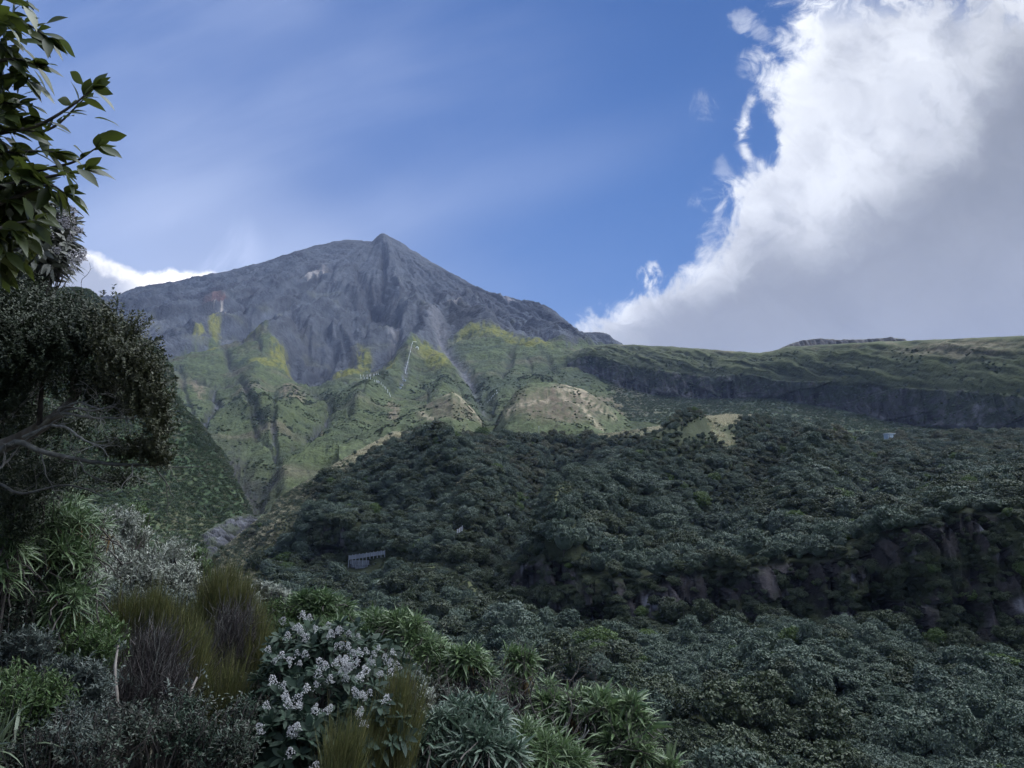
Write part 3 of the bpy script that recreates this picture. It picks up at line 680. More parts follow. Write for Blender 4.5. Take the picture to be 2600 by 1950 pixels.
# ------------------------------------------------------------------ tussock knolls behind the ridge
def build_knolls():
    crest = [(860,1130,500),(930,1098,510),(1000,1070,520),(1060,1040,530),(1120,1008,540),(1148,996,545),(1165,1004,545),(1200,1040,540),(1228,1072,530),(1246,1082,525),(1262,1068,525),(1290,1020,535),(1310,992,545),(1340,974,555),(1400,972,565),
             (1440,978,565),(1480,992,560),(1520,1012,550),(1560,1040,540),(1600,1070,530),(1660,1090,520),(1740,1110,510)]
    rows = [[(x, 1175, 400) for x in (860, 1740)], [(x, y * .45 + 1140 * .55, 445) for x, y, d in crest], crest, [(x, y + 16, d + 50) for x, y, d in crest], [(x, y + 120, d + 130) for x, y, d in crest]]
    m = Patch(rows, 860, 1740, 330, [40, 60, 18, 8])
    p, px, py, v = m.p, m.px, m.py, m.v
    fade = np.interp(v, [0, 1.6, 2, 4], [1, 1, .3, .4])
    n = fbm(p / 30.0, 4, seed=301); f = fbm(p / np.array([9., 9., 5.]), 4, 0.6, seed=305)
    dz = (n * 6 + f * 2.5) * fade
    ld, t = linedist(px, py, [(1246,1075),(1235,1110),(1225,1140)]); dz -= np.exp(-(ld / 14) ** 2) * 6
    p[:, 2] += dz
    w2 = fbm(np.stack([px / 10, py / 8, 0 * px], 1), 4, 0.6, seed=311); w1 = fbm(np.stack([px / 34, py / 22, 0 * px], 1), 3, seed=314)
    col = np.array([0.064, 0.078, 0.038]) * (1 + .4 * n + .9 * w2)[:, None]
    brown = sstep(1.1, .5, blob(px + w1 * 30, py + w1 * 20, 1420, 1030, 150, 55)) * .9 + sstep(1.1, .5, blob(px + w1 * 20, py, 1150, 1040, 90, 36, 12)) * .7 + sstep(.1, .5, w1) * .5
    col = mixv(col, (0.118, 0.092, 0.068), brown * sstep(-.45, .25, w2))
    for line in ([(1130,1003),(1150,997),(1200,1040),(1230,1075)], [(1400,982),(1470,1000),(1520,1035),(1560,1060)], [(1420,1000),(1480,1040),(1530,1090)], [(1270,1065),(1320,1030),(1390,1010)], [(1430,975),(1510,1006)], [(1100,1060),(1060,1050)]):
        ld, t = linedist(px + w1 * 10, py + w1 * 8, line); col = mixv(col, (0.30, 0.25, 0.18), np.exp(-(ld / 6) ** 2) * sstep(-.3, .2, w2) * .8)
    col = mixv(col, (0.035, 0.045, 0.025), sstep(1.1, .7, blob(px + w1 * 14, py, 1252, 1062, 30, 44, -25)) * .9 + sstep(.25, .5, w1 - .3 * w2) * .6)
    m.build('knoll_terrain', terrain_mat('knoll_ground', 0.12, 0.6, 0.7, 2.0, .35), col)
    return m

# ------------------------------------------------------------------ lava escarpment on the right
def build_escarpment():
    rim = [(1440,900,1150),(1475,886,1130),(1500,878,1110),(1545,875,1090),(1600,876,1050),(1700,880,990),(1760,885,960),(1830,890,920),(1880,895,890),(1930,897,860),(1960,892,840),(2000,881,820),(2100,876,770),(2200,870,730),(2300,866,690),(2400,862,650),(2500,858,610),(2600,854,580),(2800,848,520)]
    ctop = [(1440,925,1110),(1475,906,1085),(1530,905,1040),(1600,930,985),(1700,945,925),(1800,958,870),(1900,950,830),(1980,970,790),(2100,970,735),(2200,978,690),(2300,985,648),(2400,992,610),(2500,1000,572),(2600,1010,545),(2800,1020,490)]
    cbot = [(1440,960,1095),(1475,945,1075),(1530,960,1030),(1580,985,975),(1650,1000,940),(1750,1010,885),(1850,1012,840),(1960,1010,805),(2040,1025,760),(2140,1040,715),(2240,1065,670),(2340,1083,630),(2440,1093,592),(2600,1097,540),(2800,1100,485)]
    rows = [[(1440,1150,560),(2000,1170,480),(2800,1200,400)], [(1440,1060,760),(1600,1075,700),(1800,1080,640),(2000,1085,590),(2300,1115,520),(2800,1130,440)], cbot, ctop, rim, [(x, y + 3, d + 160) for x, y, d in rim], [(x, y + 60, d + 320) for x, y, d in rim]]
    m = Patch(rows, 1440, 2800, 520, [40, 60, 62, 62, 14, 6])
    p, px, py, v = m.p, m.px, m.py, m.v
    n = fbm(p / 60.0, 4, seed=401)
    slope = sstep(2.95, 3.15, v) * sstep(4.0, 3.7, v); cl = sstep(1.94, 2.06, v) * sstep(3.05, 2.95, v)
    dn = ridged(np.stack([p[:, 0] / 22 + p[:, 2] / 26, p[:, 1] / 120, 0 * px], 1), 4, seed=405) - .6
    p[:, 1] -= slope * dn * 15 * sstep(3, 3.3, v); p[:, 2] += slope * (n * 7 + fbm(p / 14.0, 3, seed=407) * 3)
    colm = ridged(np.stack([p[:, 0] / 8.0, p[:, 1] / 26, p[:, 2] / 70], 1), 4, seed=411) - .6
    big = fbm(np.stack([p[:, 0] / 40, p[:, 1] / 90, p[:, 2] / 100], 1), 3, seed=415)
    bv, bd = blocks(p[:, 0] + p[:, 1] * .4, p[:, 2] + 9 * big, 7.0, 26.0, 7); p[:, 1] -= cl * (colm * 13 + big * 16 + bv * 9)
    p[:, 2] += np.interp(v, [0, 1.8, 2, 6], [1, .6, 0, 0]) * (n * 6 + fbm(p / 12.0, 4, seed=419) * 2.5) + np.interp(v, [3.7, 4, 4.4], [0, 1, 1]) * fbm(p / np.array([20., 40., 20.]), 3, seed=423) * 2.2
    f = fbm(p / np.array([10., 10., 6.]), 4, 0.6, seed=430); st = fbm(np.stack([p[:, 0] / 4.0, p[:, 1] / 20, p[:, 2] / 40], 1), 4, seed=433)
    rockc = np.array([0.052, 0.050, 0.051]) * (1 + 1.5 * colm + 1.9 * st + 1.2 * bv)[:, None]
    rockc = mixv(rockc, (0.17, 0.168, 0.178), sstep(.15, .45, st + .2 * big) * sstep(2.75, 2.3, v) * .6)
    rockc = mixv(rockc, (0.032, 0.042, 0.022), sstep(-.15, .3, f + .3 * n + .5 * (v - 2.4)) * .85)
    up = np.array([0.060, 0.068, 0.034]) * (1 + .5 * n + .8 * f)[:, None]
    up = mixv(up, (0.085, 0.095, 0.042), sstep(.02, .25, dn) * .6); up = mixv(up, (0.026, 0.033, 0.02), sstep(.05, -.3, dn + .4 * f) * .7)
    w = fbm(np.stack([px / 50, py / 12, 0 * px], 1), 4, seed=440)
    up = mixv(up, (0.20, 0.17, 0.115), sstep(1.2, .4, blob(px, py + w * 14, 2430, 885, 190, 26, -3)) * sstep(-.35, .2, f) * .8 + sstep(.1, .4, w) * sstep(3.6, 4, v) * .55)
    tal = np.array([0.050, 0.066, 0.038]) * (1 + .4 * n + .5 * f)[:, None]
    tal = mixv(tal, (0.13, 0.11, 0.07), sstep(1.1, .5, blob(px + w * 30, py, 1600, 1020, 120, 42, 15)) * sstep(-.3, .3, f) * .8)
    k = sstep(1.93, 2.03, v); col = tal * (1 - k)[:, None] + rockc * k[:, None]
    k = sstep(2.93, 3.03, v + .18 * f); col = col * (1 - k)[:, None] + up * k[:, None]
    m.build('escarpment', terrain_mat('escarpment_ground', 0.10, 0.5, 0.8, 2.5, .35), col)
    return m
def build_far_plateau():
    rim = [(1960,896,1180),(1985,882,1180),(2005,873,1180),(2040,864,1180),(2080,860,1180),(2150,864,1170),(2200,861,1160),(2260,857,1150),(2295,861,1140),(2310,874,1140),(2330,892,1140)]
    rows = [[(x, max(y, 890) + 60, d - 60) for x, y, d in rim], [(x, max(y + 4, 888), d - 12) for x, y, d in rim], rim, [(x, y + 3, d + 80) for x, y, d in rim], [(x, y + 80, d + 160) for x, y, d in rim]]
    m = Patch(rows, 1960, 2330, 150, [8, 26, 10, 6]); p = m.p
    f = ridged(np.stack([p[:, 0] / 9, p[:, 1] / 30, p[:, 2] / 50], 1), 3, seed=460) - .6
    p[:, 1] -= f * 12 * sstep(.8, 1.2, m.v) * sstep(2.2, 1.9, m.v); p[:, 2] += fbm(p / 25.0, 3, seed=462) * 1.8 * sstep(1.5, 2, m.v)
    col = np.array([0.10, 0.092, 0.09]) * (1 + f)[:, None]; col = mixv(col, (0.12, 0.12, 0.065), sstep(1.85, 2.0, m.v + .3 * f))
    m.build('plateau', bpy.data.materials['escarpment_ground'], col); return m

# ------------------------------------------------------------------ the ground the camera stands on, and the land beyond
def gz(x, y):
    x, y = np.asarray(x, float), np.asarray(y, float); r = np.hypot(x * .8, np.maximum(y, 0))
    z = -1.66 - 0.045 * np.clip(y, 0, 7) - 0.22 * np.clip(r - 7, 0, 22) - 0.30 * np.clip(r - 29, 0, 50)
    return z + 0.35 * sstep(-1.2, -5.5, x) * sstep(8, 3, y) - 0.10 * np.clip(x - 1, 0, 8)
def build_ground():
    a = np.linspace(-1.5, 1.5, 180); r = np.concatenate([np.linspace(0, 12, 60), 12 * 1.062 ** np.arange(1, 36)])
    aa, rr = np.meshgrid(a, r); x = (np.sin(aa) * rr).ravel(); y = (np.cos(aa) * rr - 4).ravel()
    z = gz(x, y); p = np.stack([x, y, z], 1); p[:, 2] += fbm(p * np.array([.9, .9, 0]), 4, seed=501) * .14
    nv, nu = len(r), len(a); i = np.arange(nv - 1)[:, None] * nu; j = np.arange(nu - 1)[None]
    q = np.stack([i + j + 1, i + j, i + nu + j, i + nu + j + 1], -1).reshape(-1, 4)
    me = mesh_from('ground', p, q, None, True, [terrain_mat('near_ground', 4.0, 22.0, .8, .04, .4)])
    f = fbm(p * .8, 4, seed=504); set_color(me, 'ground_colour', np.clip(np.array([0.05, 0.04, 0.03]) * (1 + .5 * f)[:, None], .004, 1)); tag(link('ground', me), kind='structure')
    t = np.linspace(0, 2 * math.pi, 97)[:-1]; rr = np.array([150., 600., 2000., 6000., 14000.]); v = [(0, 0, -75)]
    for k in rr: v += [(math.sin(q_) * k, math.cos(q_) * k, -75) for q_ in t]
    tr = [(0, 1 + (i + 1) % 96, 1 + i) for i in range(96)]; qd = [(1 + k * 96 + i, 1 + k * 96 + (i + 1) % 96, 1 + (k + 1) * 96 + (i + 1) % 96, 1 + (k + 1) * 96 + i) for k in range(4) for i in range(96)]
    me = mesh_from('land', np.array(v, float), qd, tr, False, [bpy.data.materials['ridge_ground']]); set_color(me, 'ground_colour', np.tile([.05, .06, .03], (len(v), 1))); tag(link('land', me), kind='structure')

MOUNTAIN = build_mountain(); SPUR = build_spur(); RIDGE = build_ridge(); build_stream_bed(); KNOLL = build_knolls(); ESC = build_escarpment(); build_far_plateau(); build_ground()

# ------------------------------------------------------------------ trees of the gorge forest
def crown_mesh(name, seed, mat, leaf=0.20, nclump=34, per=92, flat=1.0):
    """bushy crown about 3.4 m wide: separate leafy domes of uneven size, dark gaps between them"""
    g = np.random.default_rng(seed); mb = MB()
    n3 = norm(g.normal(size=(nclump * 6, 3)) + np.array([0, 0, .35])); n3 = n3[n3[:, 2] > -.35]; keep = [0]
    for i in range(1, len(n3)):
        if len(keep) < nclump and np.min(np.linalg.norm(n3[keep] - n3[i], axis=1)) > .34: keep.append(i)
    n3 = n3[keep]; nclump = len(n3); sk = g.uniform(.8, 1.25, 3) * np.array([1, 1, .9])
    c = n3 * np.array([1.18, 1.18, .95 * flat]) * sk * g.uniform(.70, 1.18, (nclump, 1)); c[:, 2] += 1.35
    cr = np.exp(g.normal(-1.0, .28, nclump)); per = int(per)
    n = norm(g.normal(size=(nclump, per, 3)) + np.array([0, 0, .8])); o = c[:, None] + n * np.array([1, 1, .72]) * (cr[:, None] * g.uniform(.75, 1.05, (nclump, per)))[..., None]
    n, o = n.reshape(-1, 3), o.reshape(-1, 3)
    d = norm(g.normal(size=n.shape) * .9 + n * .25); up = norm(n + np.array([0, 0, .35]) + g.normal(size=n.shape) * .25)
    leaves(mb, o - d * leaf * .4, d, up, leaf * g.uniform(.7, 1.3, len(o)), leaf * .6, bend=.3, K=1)
    th, ph = np.meshgrid(np.linspace(0, 2 * math.pi, 13)[:-1], np.linspace(0.05, math.pi - .3, 8)); th, ph = th.ravel(), ph.ravel()
    s = np.stack([np.cos(th) * np.sin(ph) * .95 * sk[0], np.sin(th) * np.sin(ph) * .95 * sk[1], np.cos(ph) * .78 * flat + 1.15], 1); s = s * (1 + .2 * g.normal(size=(len(s), 1)) * .5)
    q = [(r * 12 + i, (r + 1) * 12 + i, (r + 1) * 12 + (i + 1) % 12, r * 12 + (i + 1) % 12) for r in range(7) for i in range(12)]
    mb.add(s, q)
    return mb.mesh(name, [mat])
def trunk_mesh(name, seed, mat):
    g = np.random.default_rng(seed); mb = MB()
    for k in range(4):
        a = g.uniform(0, 6.28); e = np.array([math.cos(a) * .7, math.sin(a) * .7, 1.3]); pts = np.stack([np.array([0, 0, -.6]), np.array([0, 0, .2]) + e * .08, e * .6 + g.normal(size=3) * .05, e])
        mb.tube(pts, [.11, .09, .06, .03], 5)
    return mb.mesh(name, [mat])
GREY = [(0.054, 0.084, 0.056), (0.088, 0.122, 0.088), (0.036, 0.060, 0.038), (0.130, 0.165, 0.130)]
DARK = [(0.030, 0.046, 0.024), (0.050, 0.070, 0.032), (0.024, 0.036, 0.020), (0.070, 0.090, 0.042)]
LIME = [(0.050, 0.090, 0.022), (0.080, 0.125, 0.030), (0.040, 0.070, 0.020)]
BROWN = [(0.085, 0.095, 0.058), (0.13, 0.135, 0.09), (0.062, 0.07, 0.042)]
M_GREY = leaf_mat('grey_green_leaves', GREY, .55, .15, per_obj=[(0.034, 0.055, 0.038), (0.068, 0.096, 0.070), (0.044, 0.068, 0.042), (0.095, 0.122, 0.098)])
M_DARK = leaf_mat('dark_green_leaves', DARK, .5, .15, per_obj=[(0.030, 0.045, 0.022), (0.050, 0.068, 0.030), (0.040, 0.052, 0.032)])
M_LIME = leaf_mat('bright_green_leaves', LIME, .5, .25)
M_BROWN = leaf_mat('olive_leaves', BROWN, .6, .15, per_obj=[(0.075, 0.080, 0.05), (0.12, 0.12, 0.08), (0.07, 0.09, 0.048)])
M_SPUR = leaf_mat('hillside_leaves', [(0.050, 0.080, 0.038), (0.075, 0.105, 0.050), (0.042, 0.064, 0.034)], .6, .2, per_obj=[(0.044, 0.072, 0.035), (0.072, 0.098, 0.048), (0.055, 0.075, 0.04)])
M_STRAW = leaf_mat('straw_blades', [(0.46, 0.42, 0.29), (0.58, 0.53, 0.39), (0.34, 0.31, 0.21)], .6, .3)
M_STRAW2 = leaf_mat('dull_tussock_blades', [(0.21, 0.205, 0.14), (0.30, 0.285, 0.20), (0.13, 0.135, 0.08)], .6, .3)
M_BARK = plain_mat('grey_bark', (0.10, 0.085, 0.075), (0.20, 0.18, 0.165), 14, .9, .5, stretch=(1, 1, .3))
M_BARKD = plain_mat('dark_bark', (0.035, 0.030, 0.028), (0.085, 0.075, 0.07), 18, .9, .5, stretch=(1, 1, .3))
CROWNS = [crown_mesh('crown_grey', 1, M_GREY), crown_mesh('crown_grey', 2, M_GREY, flat=.85), crown_mesh('crown_grey', 3, M_GREY, .19, 40, 80, 1.12), crown_mesh('crown_dark', 4, M_DARK, .19), crown_mesh('crown_dark', 5, M_DARK, .22, 24, 110, .8),
          crown_mesh('crown_lime', 6, M_LIME, .18), crown_mesh('crown_olive', 7, M_BROWN, .22, 28, 80, .8), crown_mesh('crown_green', 8, M_SPUR, .30, 20, 50, .8)]
TRUNK = trunk_mesh('trunk', 9, M_BARKD)

def sample(patch, n, weight, seed):
    """points spread over a patch in proportion to its true area times a weight per vertex"""
    g = np.random.default_rng(seed); P3 = patch.p.reshape(patch.nv, patch.nu, 3); W = weight.reshape(patch.nv, patch.nu)
    a = P3[:-1, 1:] - P3[:-1, :-1]; b = P3[1:, :-1] - P3[:-1, :-1]
    ar = np.linalg.norm(np.cross(a, b), axis=-1) * (W[:-1, :-1] + W[1:, 1:]) / 2
    c = np.cumsum(ar.ravel()); i = np.searchsorted(c, g.uniform(0, c[-1], n)); i = np.clip(i, 0, len(c) - 1); r, k = i // (patch.nu - 1), i % (patch.nu - 1)
    s, t = g.uniform(size=(2, n, 1))
    pt = P3[r, k] * (1 - s) * (1 - t) + P3[r, k + 1] * s * (1 - t) + P3[r + 1, k] * (1 - s) * t + P3[r + 1, k + 1] * s * t
    return pt, r * patch.nu + k
def thin_out(pt, size, f):
    """drop points that stand too close to an earlier, bigger one"""
    cell = 2.0; grid = {}; keep = []
    for i in np.argsort(-size):
        x, y, z = pt[i]; r = size[i] * f; cx, cy, cz = int(x // cell), int(y // cell), int(z // cell); m = int(r * 2 // cell) + 1; ok = True
        for a in range(cx - m, cx + m + 1):
            for b in range(cy - m, cy + m + 1):
                for c in range(cz - m, cz + m + 1):
                    for (X, Y, Z, q) in grid.get((a, b, c), ()):
                        if (X - x) ** 2 + (Y - y) ** 2 + (Z - z) ** 2 < (r + q) ** 2 * .81: ok = False; break
                    if not ok: break
                if not ok: break
            if not ok: break
        if ok: grid.setdefault((cx, cy, cz), []).append((x, y, z, r)); keep.append(i)
    return np.array(keep)
def scatter(name, pts, rot, scl, idx, meshes):
    """one stuff object: geometry-node instances of the given meshes on its points"""
    me = bpy.data.meshes.new(name); me.vertices.add(len(pts)); me.vertices.foreach_set('co', pts.astype(np.float32).ravel())
    for nm, ty, dat, key in (('turn', 'FLOAT_VECTOR', rot, 'vector'), ('size', 'FLOAT_VECTOR', scl, 'vector'), ('pick', 'INT', idx, 'value')):
        at = me.attributes.new(nm, ty, 'POINT'); at.data.foreach_set(key, np.ascontiguousarray(dat, dtype=np.int32 if ty == 'INT' else np.float32).ravel())
    ng = bpy.data.node_groups.new(name, 'GeometryNodeTree')
    ng.interface.new_socket('Geometry', in_out='INPUT', socket_type='NodeSocketGeometry'); ng.interface.new_socket('Geometry', in_out='OUTPUT', socket_type='NodeSocketGeometry')
    N = ng.nodes.new; L = ng.links.new
    gi, go, io, jn = N('NodeGroupInput'), N('NodeGroupOutput'), N('GeometryNodeInstanceOnPoints'), N('GeometryNodeJoinGeometry')
    for m in reversed(meshes):
        ob = bpy.data.objects.new(m.name + '_source', m); oi = N('GeometryNodeObjectInfo'); oi.inputs['Object'].default_value = ob; oi.inputs['As Instance'].default_value = True
        L(oi.outputs['Geometry'], jn.inputs[0])
    def attr(nm, ty):
        a = N('GeometryNodeInputNamedAttribute'); a.data_type = ty; a.inputs['Name'].default_value = nm; return a.outputs['Attribute']
    e2r = N('FunctionNodeEulerToRotation'); L(attr('turn', 'FLOAT_VECTOR'), e2r.inputs[0])
    io.inputs['Pick Instance'].default_value = True
    L(gi.outputs[0], io.inputs['Points']); L(jn.outputs[0], io.inputs['Instance']); L(attr('pick', 'INT'), io.inputs['Instance Index']); L(e2r.outputs[0], io.inputs['Rotation']); L(attr('size', 'FLOAT_VECTOR'), io.inputs['Scale'])
    L(io.outputs[0], go.inputs[0])
    o = link(name, me); md = o.modifiers.new('scatter', 'NODES'); md.node_group = ng
    return tag(o, kind='stuff')

def build_forest():
    r = RIDGE; g = np.random.default_rng(77)
    inb = sstep(200, 320, r.px) * sstep(2800, 2720, r.px) * (r.v < 6.7)
    weight = inb * (1 - .97 * r.grass) * (1 - r.cliff * (1 - .9 * (.25 + .75 * r.moss))) * (1 + .8 * sstep(2.0, 1.0, r.v))
    pt, vi = sample(r, 60000, weight, 21)
    size = np.exp(g.normal(0, .36, len(pt))) * .92 * np.where(r.cliff[vi] > .4, .46, np.where(r.v[vi] > 3, .80, 1)) * np.where(r.grass[vi] > .4, .5, 1) * np.where(r.v[vi] < 1.9, .72, 1.0)
    size *= 1 + .25 * fbm(pt / 18.0, 3, seed=601)
    size = np.clip(size, .30, 1.9)
    ex, ey = proj(pt); clear = np.zeros(len(pt), bool)
    for x0, x1, y0, y1 in ((876, 992, 1403, 1472), (1150, 1182, 1336, 1374), (2236, 2284, 1084, 1126), (1286, 1300, 1318, 1340), (1046, 1060, 1382, 1400), (1130, 1142, 1362, 1378)): clear |= (ex > x0) & (ex < x1) & (ey > y0) & (ey < y1) & ((x0 != 872) | (pt[:, 1] < RIDGE.locate(930, 1438)[1] + 5))
    crest = np.minimum(blob(ex, ey, 1775, 1092, 105, 36, -14), blob(ex, ey, 1660, 1098, 70, 12, -8)); clear |= crest < .35 + .9 * g.uniform(size=len(pt)); size = size * np.where(crest < 2.2, .62, 1)
    size = size[~clear]; pt = pt[~clear]; vi = vi[~clear]
    k = thin_out(pt, size, .90); pt, vi, size = pt[k], vi[k], size[k]
    n = len(pt); patchy = fbm(pt / 24.0, 3, seed=606) + .25 * g.normal(size=n)
    kind = np.where(patchy > .10 + .18 * sstep(4.4, 5.6, r.v[vi]), 3 + g.integers(0, 2, n), g.integers(0, 3, n)); kind = np.where(g.uniform(size=n) < .025, 5, kind)
    kind = np.where((g.uniform(size=n) < .4) & (r.v[vi] > 4.8), 6, kind); kind = np.where((r.cliff[vi] > .4) & (kind < 3), 4, kind)  # more pale crowns near the crest stand in for haze and skylight
    kind = np.where((kind < 3) & (r.v[vi] < 2) & (r.v[vi] > 1.75), 3, kind)
    rot = np.stack([g.normal(0, .16, n), g.normal(0, .16, n), g.uniform(0, 6.28, n)], 1); scl = size[:, None] * np.stack([g.uniform(.8, 1.25, n), g.uniform(.8, 1.25, n), g.uniform(.7, 1.3, n)], 1)
    pt[:, 2] -= .25 * size
    qx, qy = proj(pt)
    # the 300 that show largest: the nearest ones inside the frame and right of the foreground shrubs
    seen = (qx > 1120) & (qx < 2590) & (qy < 1940) & (qy > 1050) & (qy < np.interp(qx, [1120, 1300, 1450, 1640, 1700], [1600, 1700, 1760, 1800, 1940])) & (kind < 6)
    rank = np.where(seen, size / pt[:, 1], 0); near = np.argsort(-rank)[:296]; isn = np.zeros(n, bool); isn[near] = True
    words = {0: ('silvery grey green bushy tree with a lumpy crown in the gorge forest below the cliff', 'grey green trees of the gorge forest'),
             1: ('dark green bushy tree between the grey green crowns of the gorge forest', 'dark green trees of the gorge forest'),
             2: ('fresh bright green round tree among the dull crowns of the gorge forest', 'bright green trees of the gorge forest')}
    first = {}
    for i in near:
        c = 0 if kind[i] < 3 else 2 if kind[i] == 5 else 1
        t = thing('forest_tree', words[c][0], 'tree', pt[i], 0, words[c][1]); t.rotation_euler = rot[i]; t.scale = scl[i]
        for nm, me in (('trunk', TRUNK), ('crown', CROWNS[kind[i]])):
            if (nm, kind[i]) in first:
                o = first[nm, kind[i]].copy(); COL.objects.link(o); o.parent = t
            else: first[nm, kind[i]] = link(nm, me, t)
    rest = ~isn
    scatter('forest', pt[rest], rot[rest], scl[rest], kind[rest], CROWNS)
    # low scrub: spur, ridge edge, escarpment slopes
    def scrub(name, patch, w, n, lo, hi, kinds, seed, sink=.5, f=.6):
        pt, vi = sample(patch, n, w, seed); g = np.random.default_rng(seed); s = g.uniform(lo, hi, n) * (1 + .3 * fbm(pt / 15.0, 2, seed=seed)); k = thin_out(pt, s, f); pt, s = pt[k], s[k]; m = len(pt)
        rt = np.stack([g.normal(0, .2, m), g.normal(0, .2, m), g.uniform(0, 6.28, m)], 1); pt[:, 2] -= s * sink
        scatter(name, pt, rt, s[:, None] * np.array([1, 1, .8]), g.choice(kinds, m), CROWNS)
    s, e, kn, mt = SPUR, ESC, KNOLL, MOUNTAIN
    def patches(p, size, lo, hi, seed): return sstep(lo, hi, fbm(p / size, 4, .6, seed=seed))
    scrub('ridge_scrub', r, r.grass * inb * (r.v < 6.2) * sstep(1150, 1250, r.py), 7000, .18, .42, [6, 7, 0, 4], 32)
    scrub('escarpment_scrub', e, sstep(1450, 1500, e.px) * sstep(2700, 2640, e.px) * np.where(e.v < 2.02, .25 + patches(e.p, 22., -.05, .25, 811), np.where(e.v < 3.1, .15, .35 * patches(e.p, 16., .0, .25, 812))) * (e.v < 3.7), 9000, .4, .9, [7, 7, 4, 6, 7], 33, .7)
    scrub('knoll_scrub', kn, patches(kn.p, 14., .05, .3, 813) * (kn.v < 2.1) * (.2 + sstep(1020, 1080, kn.py)), 1500, .3, .7, [7, 6, 7, 6], 34, .6)
    scrub('slope_scrub', mt, patches(mt.p, 26., .06, .3, 814) * (mt.v < 3.6) * (mt.v > .6) * sstep(380, 430, mt.px) * sstep(1640, 1560, mt.px), 4200, .5, 1.1, [7, 7, 6, 7], 35, .6)
    scrub('hillside_scrub', s, sstep(-250, -100, s.px) * (s.v < 3.05) * patches(s.p, 9., .05, .3, 801), 3000, .2, .5, [7, 4], 31, .7)
    scrub('spur_scrub', s, sstep(150, 260, s.px) * (s.v < 3.08) * ((s.v > 2.55) * 1.0 + .5 * patches(s.p, 30., .1, .3, 803)), 1500, .35, 1.0, [7, 4, 7, 6, 0], 36, .6)
    # tussock on the crest and the ridge edge, grass on the spur and under the escarpment
    tm = []
    for q in range(3):
        gg = np.random.default_rng(70 + q); mb = MB(); nb = 46; d = norm(gg.normal(size=(nb, 3)) * np.array([.5, .5, .15]) + np.array([.12, 0, .9])); leaves(mb, gg.normal(size=(nb, 3)) * np.array([.16, .16, 0]), d, gg.normal(size=(nb, 3)), gg.uniform(.6, 1.1, nb), .07 if q < 2 else .10, gg.uniform(.1, .5, nb), 3, [1, .9, .6, .1]); tm.append(mb.mesh('tussock_blades', [(M_STRAW, M_STRAW2, M_SPUR)[q]]))
    pt, vi = sample(r, 7000, r.grass * inb * (r.v < 6.4) * np.maximum(sstep(1330, 1250, r.py), sstep(780, 640, r.px)) * (.15 + patches(r.p, 3.5, -.1, .2, 821)), 41); m = len(pt); gg = np.random.default_rng(42)
    hi = (np.interp(proj(pt)[0], [1600, 1700, 1920, 1990], [.2, 1, 1, 0]) + np.interp(proj(pt)[0], [820, 960, 1080, 1150], [0, 1, 1, 0])) > gg.uniform(size=m)
    scatter('tussock_grass', pt, np.stack([np.zeros(m), np.zeros(m), gg.uniform(0, 6.28, m)], 1), gg.uniform(.5, 1.4, (m, 1)) * np.ones(3), np.where(hi, 0, 1), tm)
    pt, vi = sample(s, 24000, sstep(-250, -100, s.px) * (s.v < 3.1), 43); p2, v2 = sample(e, 9000, sstep(1450, 1500, e.px) * (e.v < 2.0), 44); sz = np.concatenate([gg.uniform(.6, 1.5, len(pt)), gg.uniform(1.2, 2.6, len(p2))]); pt = np.vstack([pt, p2]); m = len(pt)
    scatter('slope_grass', pt, np.stack([np.zeros(m), np.zeros(m), gg.uniform(0, 6.28, m)], 1), sz[:, None] * np.array([1.3, 1.3, .8]), np.where(gg.uniform(size=m) < .12, 1, 2), tm)
    print('forest', n, 'near kinds', np.bincount(kind[near], minlength=7))
build_forest()

